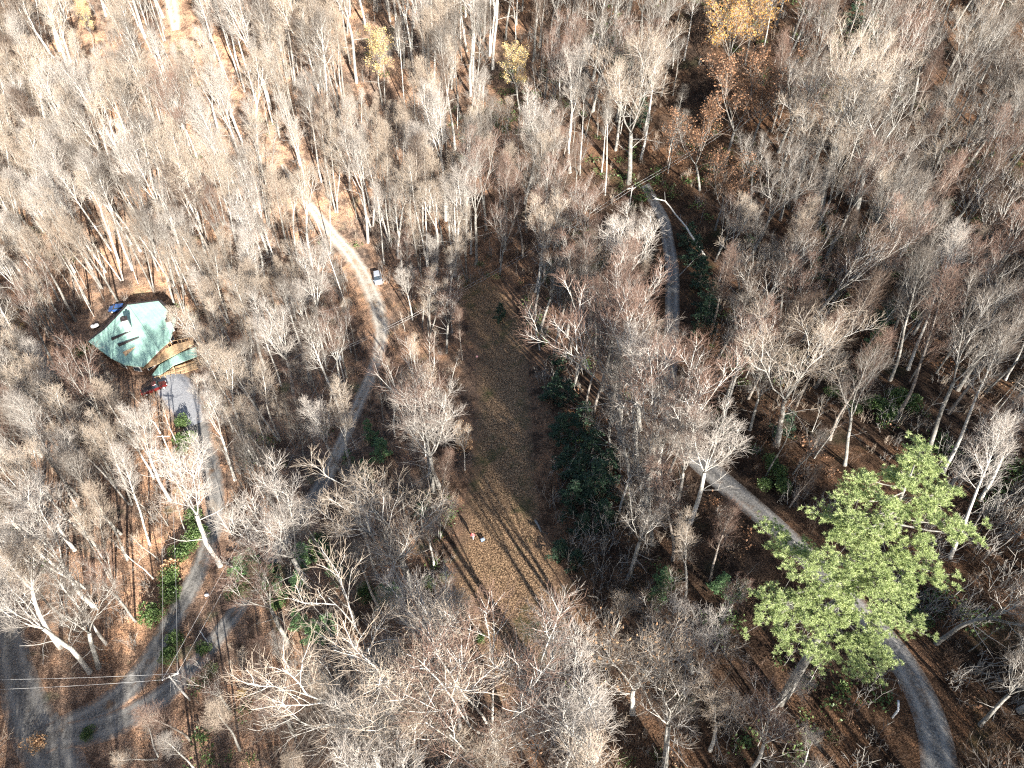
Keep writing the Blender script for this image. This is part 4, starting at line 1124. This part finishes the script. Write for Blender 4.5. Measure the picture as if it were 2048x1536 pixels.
A = at_h(177, 683, 4.6); B = at_h(209, 659, 5.2); C = at_h(256, 610, 6.2); D = at_h(317, 602, 5.4); E = at_h(352, 639, 4.8); Fp = at_h(338, 682, 4.8); G = at_h(318, 700, 5.2); Hh = at_h(286, 733, 4.4); I = at_h(248, 729, 4.2); J = at_h(222, 716, 4.3)
mb = MB()
for tri in ([A, J, B], [B, J, I], [B, I, C], [C, I, G], [I, Hh, G]): pass
V = [A, J, I, Hh, G, Fp, E, D, C, B]
# left plane and right plane meeting on the crease C-G
left = [A, J, I, Hh, G, C, B]; right = [C, G, Fp, E, D]
cl = sum(left, Vector()) / len(left); cr = sum(right, Vector()) / len(right)
for ring in (left, right):
    V, Fc = slab(ring, .28); nn = len(ring)
    mb.add(V, Fc)
roof = hpart(mb.build('roof', M_ROOF))
rid = MB().tube([C + Vector((0, 0, .05)), G + Vector((0, 0, .05))], .09, 6); hpart(rid.build('ridge_cap', M_ROOF), None)
# dark strips along the far eaves, standing in for the roof's shadow
fm = MB()
outl = [A, B, C, D, E]
for p, q in zip(outl[:-1], outl[1:]):
    dd = (q - p).normalized(); nrm = Vector((-dd.y, dd.x, 0)).normalized()
    if (p + nrm - hroot.location).length < (p - hroot.location).length: nrm = -nrm
    o_ = nrm * .12; f0 = p + o_; f1 = q + o_; dn = Vector((0, 0, -.55)); w_ = nrm * .5
    fm.add([f0, f1, f1 + w_, f0 + w_, f0 + dn, f1 + dn, f1 + w_ + dn, f0 + w_ + dn], [(0, 1, 2, 3), (7, 6, 5, 4), (0, 4, 5, 1), (1, 5, 6, 2), (2, 6, 7, 3), (3, 7, 4, 0)])
hpart(fm.build('eave_shadow', M_DARK))
ctr = (A + B + C + D + E + Fp + G + Hh + I + J) / 10
foot = [ctr + (p - ctr) * .88 for p in (A, J, I, Hh, G, Fp, E, D, C, B)]
mw = MB(); n = len(foot)
V = [(p.x, p.y, HZ - 6) for p in foot] + [(p.x, p.y, p.z - .35) for p in foot]
mw.add(V, [tuple(range(n)), tuple(range(n, 2 * n))[::-1]] + [(i, n + i, n + (i + 1) % n, (i + 1) % n) for i in range(n)])
hpart(mw.build('wall', M_WALL))
for (i, j, t) in ((0, 1, .5), (1, 2, .5), (2, 3, .5), (3, 4, .3), (3, 4, .7), (5, 6, .5)):
    p = foot[i].lerp(foot[j], t); dd = foot[j] - foot[i]; dd.z = 0; dd.normalize(); nrm = Vector((dd.y, -dd.x, 0))
    if (p + nrm - ctr).length < (p - ctr).length: nrm = -nrm
    ang = math.atan2(dd.y, dd.x); c = p + nrm * .03; c.z = HZ + 2.3
    f = hpart(MB().box(c, (1.7, .16, 1.4), ang).build('window', M_WHITE))
    pn = MB().box(c + nrm * .06, (1.45, .12, 1.15), ang).build('pane', M_GLASS); pn.parent = f
# dark wedges on the western wing, standing in for shaded gaps between stepped eaves
for (a, c_, e) in (((222, 677), (266, 661), (224, 681)), ((235, 689), (278, 675), (238, 692))):
    P = [at_h(*a, 4.95), at_h(*c_, 5.35), at_h(*e, 4.95)]
    lift_ = Vector((0, 0, .22))
    V, Fc = slab([p + lift_ for p in P], .5); hpart(MB().add(V, Fc).build('roof_gap_shade', M_DARK))
V, Fc = slab([at_h(245, 704, 4.75), at_h(251, 712, 4.6), at_h(271, 693, 5.0)], .25); hpart(MB().add(V, Fc).build('timber_gable', M_WOOD))
def plate(pxs, h, th, name, mt):
    V, Fc = slab([at_h(x, y, h) for x, y in pxs], th); return hpart(MB().add(V, Fc).build(name, mt))
dk = plate([(283, 739), (316, 727), (355, 706), (387, 688), (386, 680), (350, 688), (318, 704)], 3.2, .2, 'deck', M_WOOD)
plate([(304, 750), (320, 749), (347, 730), (394, 712), (392, 694), (358, 707), (320, 729)], 2.6, .18, 'porch_roof', M_ROOF)
plate([(310, 760), (326, 760), (362, 747), (396, 736), (392, 720), (348, 734), (322, 750)], 1.2, .2, 'lower_deck', M_WOOD)
rl = MB()
for a, c_ in (((318, 704), (350, 688)), ((350, 688), (386, 681)), ((312, 761), (362, 748)), ((362, 748), (395, 737))):
    hh = 3.2 if a[1] < 720 else 1.2
    p, q = at_h(*a, hh), at_h(*c_, hh)
    rl.tube([p + Vector((0, 0, 1)), q + Vector((0, 0, 1))], .06, 4)
    for k in range(6): w_ = p.lerp(q, k / 5); rl.tube([w_, w_ + Vector((0, 0, 1))], .05, 4)
hpart(rl.build('railing', M_WOOD))
ps = MB()
for (x, y) in ((320, 728), (360, 706), (390, 690), (345, 731), (394, 713)):
    p = at_h(x, y, 3.0); ps.box((p.x, p.y, HZ - .2), (.2, .2, 5.6))
hpart(ps.build('deck_posts', M_WOOD))
def chimney(px, py, zb, h, wd):
    p = at_h(px, py, zb); c = hpart(MB().box((p.x, p.y, p.z + h / 2 - .5), (wd, wd, h + 1), .5).build('chimney', M_WHITE))
    k = MB().box((p.x, p.y, p.z + h + .12), (wd + .2, wd + .2, .24), .5).tube([(p.x, p.y, p.z + h + .2), (p.x, p.y, p.z + h + .8)], .3, 8).build('chimney_cap', M_DARK); k.parent = c
chimney(259, 660, 5.3, 3.2, 1.25); chimney(342, 654, 4.9, 1.9, .9)

# ------------------------------------------------------------------ vehicles
M_TYRE = plain_mat('tyre', (.02, .02, .02), .8, .2)
def car(name, px, py, px2, py2, paint, label, L=4.6, W=1.85, Hc=1.55, pickup=False):
    p = at(px, py); q = at(px2, py2); dd = q - p; dd.z = 0
    a = math.atan2(dd.y, dd.x)
    lift_ = .16 if name == 'parked_car' else .2
    e = empty(name, p + Vector((0, 0, lift_)), a)
    nx_ = (ground(p.x + 1.5 * math.cos(a), p.y + 1.5 * math.sin(a)) - ground(p.x - 1.5 * math.cos(a), p.y - 1.5 * math.sin(a))) / 3
    ny_ = (ground(p.x - 1 * math.sin(a), p.y + 1 * math.cos(a)) - ground(p.x + math.sin(a), p.y - math.cos(a))) / 2
    e.rotation_euler = (math.atan(ny_), -math.atan(nx_), a)
    m, nt, b = new_mat('paint_' + label.split()[0], .28, .5); b.inputs['Base Color'].default_value = (*paint, 1); b.inputs['Metallic'].default_value = .25; b.inputs['Coat Weight'].default_value = .6
    h = L / 2; w = W / 2
    def ring(x, wd, z0, z1, r=.12):
        return [(x, -wd + r, z0), (x, wd - r, z0), (x, wd, z0 + r), (x, wd, z1 - r), (x, wd - r * 1.4, z1), (x, -wd + r * 1.4, z1), (x, -wd, z1 - r), (x, -wd, z0 + r)]
    rings = [ring(-h, w * .82, .45, .8), ring(-h + .12, w * .93, .33, .93), ring(-h + .6, w, .28, 1.0), ring(0, w, .26, 1.0), ring(h - 1.2, w, .28, .98), ring(h - .45, w * .95, .3, .86), ring(h - .08, w * .86, .36, .74), ring(h, w * .78, .44, .66)]
    body = MB().loft(rings).build('body', m, e, smooth=False, bevel=.03)
    x0, x1, x2, x3 = (-h + .25, -h + .75, h * .18, h * .52) if not pickup else (-h * .15, -h * .05, h * .3, h * .52)
    cab = [[(x0, -w * .86, .95), (x0, w * .86, .95), (x3, w * .86, .93), (x3, -w * .86, .93)], [(x1, -w * .7, Hc - .06), (x1, w * .7, Hc - .06), (x2, w * .7, Hc - .06), (x2, -w * .7, Hc - .06)]]
    MB().loft(cab).build('windows', M_GLASS, e, bevel=.02)
    MB().box(((x1 + x2) / 2, 0, Hc - .01), (x2 - x1 + .06, W * .72, .09), taper=.93).build('cabin_roof', m, e, bevel=.03)
    if pickup: MB().box((-h + (h * .85) / 2 + .15, 0, 1.0), (h * .75, W * .78, .04)).build('cargo_bed', M_DARK, e)
    for sx in (-h + .85, h - .9):
        for sy in (-1, 1):
            t = MB().tube([(sx, sy * (w - .2), .34), (sx, sy * (w + .02), .34)], .34, 16).build('wheel', M_TYRE, e)
            MB().tube([(sx, sy * (w - .02), .34), (sx, sy * (w + .04), .34)], .19, 12).build('rim', M_WHITE, t)
    for sy in (-1, 1):
        MB().box((h - .1, sy * w * .62, .68), (.16, .34, .14)).build('headlight', M_WHITE, e)
        MB().box((-h + .08, sy * w * .68, .8), (.14, .2, .18)).build('tail_light', plain_mat('tail_red', (.4, .02, .02), .3), e)
        MB().box((x3 - .1, sy * (w + .1), 1.0), (.12, .2, .13)).build('mirror', m, e)
    tag(e, label, 'car'); return e
car('parked_car', 757, 561, 759.5, 576, (.4, .43, .48), 'silver grey car parked on the leafy verge beside the sandy lane', 4.7, 1.95, 1.7)
car('parked_car', 311, 781, 326, 775, (.13, .012, .01), 'dark red pickup on the grey parking pad below the house', 5.3, 1.95, 1.75, True)
car('parked_car', 239, 621, 228, 622, (.05, .13, .35), 'blue car behind the upper left eave of the green roof', 4.4, 1.8, 1.5)

# small things around the house and clearing
t = at(192, 656); e = empty('gas_tank', t, .6); tag(e, 'small white gas tank on the leaves left of the house', 'tank')
pts = [(-.9, 0, .7), (-.82, 0, .7), (-.6, 0, .7), (.6, 0, .7), (.82, 0, .7), (.9, 0, .7)]
MB().tube(pts, [.1, .32, .45, .45, .32, .1], 14).build('body', M_WHITE, e, smooth=True)
MB().box((0, 0, 1.2), (.3, .3, .22)).build('valve_cover', M_DARK, e)
for s in (-.5, .5): MB().box((s, 0, .16), (.14, .6, .45)).build('leg', M_DARK, e)
t = at(965, 1082); e = empty('cooler_box', t + Vector((0, 0, .16)), .5); e.scale = (.8,) * 3; tag(e, 'small blue-grey box on the leaves right of the person in the clearing', 'box')
M_BLUE = plain_mat('blue_plastic', (.12, .17, .24), .5); M_LID = plain_mat('pale_lid', (.3, .36, .42), .5)
MB().box((0, 0, .22), (.75, .5, .44), taper=1.06).build('body', M_BLUE, e, bevel=.03); MB().box((.03, -.02, .47), (.8, .54, .07)).build('lid', M_LID, e, bevel=.02)
MB().tube([(-.38, 0, .4), (-.46, 0, .62), (.46, 0, .62), (.38, 0, .4)], .02, 6).build('handle', M_DARK, e)
t = at(414, 1191); mb = MB(); rr = random.Random(3); rings = []
for i, (z, r_) in enumerate([(0, .25), (.12, .42), (.3, .4), (.42, .25), (.5, .08), (.6, .14)]):
    rings.append([(r_ * math.cos(k * .524) * rr.uniform(.8, 1.2) * 1.4, r_ * math.sin(k * .524) * rr.uniform(.8, 1.2), z) for k in range(12)])
o = mb.loft(rings).build('bag', plain_mat('white_plastic', (.8, .8, .85), .4)); o.location = t + Vector((0, 0, .02)); o.scale = (.6,) * 3; tag(o, 'small crumpled white bag in the brush right of the driveway', 'bag')
t = at(954, 721); e = empty('marker_stake', t + Vector((0, 0, .16))); tag(e, 'small stake with a pale pink ribbon on the upper left edge of the clearing', 'marker')
MB().box((0, 0, .5), (.07, .07, 1.3), taper=.8).build('stake', M_WOOD, e)
MB().loft([[(-.15, -.05, .75), (.15, -.05, .75), (.15, .05, .75), (-.15, .05, .75)], [(-.28, -.14, .95), (.24, -.12, .95), (.26, .14, .95), (-.2, .12, .95)], [(-.1, -.08, 1.2), (.12, -.06, 1.2), (.1, .08, 1.2), (-.12, .06, 1.2)]]).build('ribbon', plain_mat('pink_ribbon', (.75, .4, .4), .7), e)
q1_, q2_, q3_ = at(1797, 1402, 1.6), at(1796, 1421, .9), at(1785, 1435, .15)
o = empty('bent_pipe', q3_); tag(o, 'bent white pipe standing in the leaves beside the lower gravel road', 'pipe')
MB().tube([q1_ - q3_, q2_ - q3_ + Vector((0, 0, .06)), q2_ - q3_, Vector((0, 0, -.1))], .11, 10).build('pipe', M_WHITE, o, smooth=True)
MB().tube([(q1_ - q3_) * .97, (q1_ - q3_) * 1.02], .14, 10).build('collar', M_LID, o)

# ------------------------------------------------------------------ the person in the clearing
def skin_obj(name, joints, bones, mat, parent, sub=2, root=0):
    me = bpy.data.meshes.new(name); me.from_pydata([j[:3] for j in joints], bones, []); me.materials.append(mat)
    o = link(name, me, parent)
    sk = o.modifiers.new('skin', 'SKIN'); 
    for i, j in enumerate(joints):
        v = me.skin_vertices[0].data[i] if me.skin_vertices else None
        if v: v.radius = (j[3], j[4] if len(j) > 4 else j[3])
    sb = o.modifiers.new('sub', 'SUBSURF'); sb.levels = sub; sb.render_levels = sub
    return o
def skin_setup(me, joints, root):
    pass
M_SKIN = plain_mat('skin', (.5, .32, .24), .6, .3, .05); M_RED = plain_mat('red_jacket', (.62, .12, .12), .8, .1, .15); M_PANT = plain_mat('pale_trousers', (.62, .62, .66), .8, .1); M_HAIR = plain_mat('hair', (.05, .03, .02), .7)
def limb_tube(mb, pts, rad, n=12):
    P = []; Rr = []
    pts = [Vector(p) for p in pts]
    for i in range(len(pts) - 1):
        for k in range(4): P.append(pts[i].lerp(pts[i + 1], k / 4)); Rr.append(rad[i] + (rad[i + 1] - rad[i]) * k / 4)
    P.append(pts[-1]); Rr.append(rad[-1]); return mb.tube(P, Rr, n)
t = at(946, 1078); per = empty('person', t + Vector((0, 0, .16)), -1.9); tag(per, 'person in a red jacket and pale trousers walking across the leafy clearing', 'person')
bm_ = MB()
legs = {1: [(0, .1, .93), (.16, .11, .5), (.12, .1, .09)], -1: [(0, -.1, .93), (-.02, -.11, .5), (-.22, -.1, .13)]}
limb_tube(bm_, [(0, 0, .86), (0, 0, 1.0), (.01, 0, 1.2), (.02, 0, 1.4), (.03, 0, 1.47), (.04, 0, 1.56)], [.13, .155, .14, .17, .08, .055])
for s in (1, -1):
    limb_tube(bm_, legs[s], [.09, .06, .04]); f = Vector(legs[s][-1]); limb_tube(bm_, [f + Vector((-.06, 0, -.03)), f + Vector((.08, 0, -.05)), f + Vector((.19, 0, -.06))], [.045, .045, .03])
    sh = Vector((.02, .19 * s, 1.4)); el = Vector((-.08 * s, .26 * s, 1.12)); wr = Vector((.1 - .06 * s, .25 * s, .9))
    limb_tube(bm_, [sh * .999, el, wr], [.055, .045, .03]); hd = wr + Vector((.03, 0, -.09)); limb_tube(bm_, [wr, wr + Vector((.015, 0, -.05)), hd], [.028, .042, .036], 8)
    for k in range(4): b0 = hd + Vector((-.03 + .02 * k, 0, 0)); limb_tube(bm_, [b0, b0 + Vector((.006, -.008 * s, -.045)), b0 + Vector((.004, -.03 * s, -.075 + .006 * abs(k - 1)))], [.01, .009, .007], 6)
    b0 = wr + Vector((.04, 0, -.04)); limb_tube(bm_, [b0, b0 + Vector((.03, -.01 * s, -.03)), b0 + Vector((.04, -.02 * s, -.06))], [.012, .011, .008], 6)
rings = []
for z, a, b in [(1.52, .04, .04), (1.56, .075, .06), (1.61, .1, .075), (1.66, .105, .08), (1.71, .1, .078), (1.75, .075, .06), (1.775, .03, .03)]:
    rings.append([(.05 + a * math.cos(k * math.pi / 6), b * math.sin(k * math.pi / 6), z) for k in range(12)])
bm_.loft(rings); bm_.box((.165, 0, 1.64), (.04, .03, .05), taper=.6)
body = bm_.build('body', M_SKIN, per, smooth=True)
rm = body.modifiers.new('remesh', 'REMESH'); rm.mode = 'VOXEL'; rm.voxel_size = .012; rm.use_smooth_shade = True
tr_ = MB(); limb_tube(tr_, [(0, 0, .84), (0, 0, 1.02)], [.165, .175])
for s in (1, -1): limb_tube(tr_, legs[s], [.115, .085, .07])
o = tr_.build('trousers', M_PANT, per, smooth=True); rm = o.modifiers.new('remesh', 'REMESH'); rm.mode = 'VOXEL'; rm.voxel_size = .02; rm.use_smooth_shade = True
jk = MB(); limb_tube(jk, [(0, 0, .86), (0, 0, 1.0), (.01, 0, 1.2), (.02, 0, 1.38), (.03, 0, 1.5)], [.19, .195, .18, .21, .09])
for s in (1, -1): limb_tube(jk, [(.02, .17 * s, 1.41), (-.08 * s, .27 * s, 1.12), (.09 - .06 * s, .26 * s, .93)], [.09, .07, .055])
o = jk.build('jacket', M_RED, per, smooth=True); rm = o.modifiers.new('remesh', 'REMESH'); rm.mode = 'VOXEL'; rm.voxel_size = .02; rm.use_smooth_shade = True
hr = MB(); rings = []
for z, a, b in [(1.62, .1, .085), (1.68, .118, .092), (1.73, .112, .088), (1.77, .085, .068), (1.795, .03, .03)]:
    rings.append([(.035 + a * math.cos(k * math.pi / 6) * (.82 if math.cos(k * math.pi / 6) > 0 else 1.1), b * math.sin(k * math.pi / 6), z) for k in range(12)])
hr.loft(rings).build('hair', M_HAIR, per, smooth=True)
for s in (1, -1): MB().box((.14, .03 * s, 1.655), (.015, .02, .012)).build('eye', M_DARK, body)
MB().box((.148, 0, 1.595), (.012, .045, .01)).build('mouth', M_RED, body)

# ------------------------------------------------------------------ utility poles and wires
M_POLE = plain_mat('weathered_pole', (.42, .38, .33), .85, .1, .2, 3); M_PALEPOLE = plain_mat('bleached_pole', (.4, .385, .36), .85, .1, .15, 3); M_CER = plain_mat('insulator', (.7, .7, .7), .3, .5); M_STEEL = plain_mat('steel', (.45, .46, .47), .4, .5, .1, 6, .6)
def upole(px, py, tx, ty, label, hmin=8, hmax=14, az=0.0, arm=True, can=False, pale=False):
    b = at(px, py); h, off = lean_to(b, tx, ty, hmin, hmax)
    off *= .5
    e = empty('utility_pole', b); tag(e, label, 'utility pole', 'utility poles along the lanes'); top = Vector((off.x, off.y, h))
    MB().tube([(0, 0, -1), top * .5, top], [.17, .14, .11], 10).build('pole', M_PALEPOLE if pale else M_POLE, e)
    out = []
    ca, sa = math.cos(az), math.sin(az)
    if arm:
        c = top - Vector((0, 0, .5)) * 1.0
        MB().box(c + Vector((-sa, ca, 0)) * .16, (2.2, .12, .14), az).build('crossarm', M_POLE, e)
        MB().tube([c + Vector((ca, sa, 0)) * .8 + Vector((-sa, ca, 0)) * .16, c - Vector((0, 0, .7))], .02, 5).build('brace', M_STEEL, e)
    for s in (-.95, .95):
        p = top + Vector((ca * s, sa * s, -.3)) if arm else top + Vector((0, 0, -.1 - .5 * (s > 0)))
        MB().tube([p - Vector((0, 0, .13)), p - Vector((0, 0, .03)), p + Vector((0, 0, .04)), p + Vector((0, 0, .12))], [.04, .09, .06, .04], 8).build('insulator', M_CER, e)
        out.append(b + p + Vector((0, 0, .12)))
    if can:
        MB().tube([top + Vector((.35, 0, -2.4)), top + Vector((.35, 0, -2.35)), top + Vector((.35, 0, -1.4)), top + Vector((.35, 0, -1.3))], [.2, .26, .26, .12], 12).build('transformer', M_STEEL, e)
    return e, b + top, out
e1, t1, w1 = upole(379, 1400, 340, 1351, 'weathered pole with guy wires at the fork of the gravel lanes', 7, 13, .5, True, False, True)
e2, t2, w2 = upole(692, 773, 671, 703, 'pale pole with a grey transformer left of the sandy lane', 8, 14, .4, True, True, True)
e3, t3, w3 = upole(1259, 412, 1262.5, 377, 'short pale pole on the shaded forest floor, upper middle', 5, 9, .4, True, False, True)
e4, t4, w4 = upole(350, 930, 330, 868, 'pole half hidden by trees above the driveway shrubs', 8, 12, .1, True)
e5, t5, w5 = upole(-330, 1420, -400, 1372, 'pole standing beyond the left picture edge', 9, 13, 1.5, True)
e6, t6, w6 = upole(1560, 235, 1570, 190, 'pole among the crooked trees at the far end of the wires', 8, 12, .4, True)
M_WIRE = plain_mat('wire', (.55, .54, .52), .5, .4)
def wire(a, b, sag, label, r=.015, grp='overhead wires', cat='wire'):
    P = []
    for i in range(25):
        t = i / 24; p = a.lerp(b, t) - Vector((0, 0, sag * 4 * t * (1 - t))); P.append(p - a)
    o = MB().tube(P, r, 5).build('power_line', M_WIRE, None, smooth=True); o.location = a; tag(o, label, cat, grp)
for i, sd_ in ((0, 'left'), (1, 'right')):
    wire(w1[i], w5[i], 1.4, f'{"upper" if i else "lower"} of two wires running left from the fork pole')
    wire(w1[i], w4[i], 1.2, f'{sd_} of two wires running up from the fork pole along the driveway')
    wire(w1[i], w2[i], 1.6, f'{sd_} of two wires from the fork pole to the sandy lane pole')
    wire(w2[i], w3[i], 2.2, f'{"lower" if i else "upper"} of two wires crossing above the sandy lane and the clearing')
    wire(w3[i], w6[i], 1.2, f'{"lower" if i else "upper"} of two wires leading up right from the short pale pole')
for k, (gx, gy, nm) in enumerate(((340, 1391, 'leftmost'), (353, 1390, 'middle'), (424, 1388, 'long right-hand'))):
    g_ = at(gx, gy); o = MB().tube([Vector(), g_ - (t1 - Vector((0, 0, .8)))], .02, 5).build('guy_wire', M_WIRE); o.location = t1 - Vector((0, 0, .8)); tag(o, f'{nm} guy wire anchoring the fork pole to the ground', 'guy wire', 'guy wires of the fork pole')
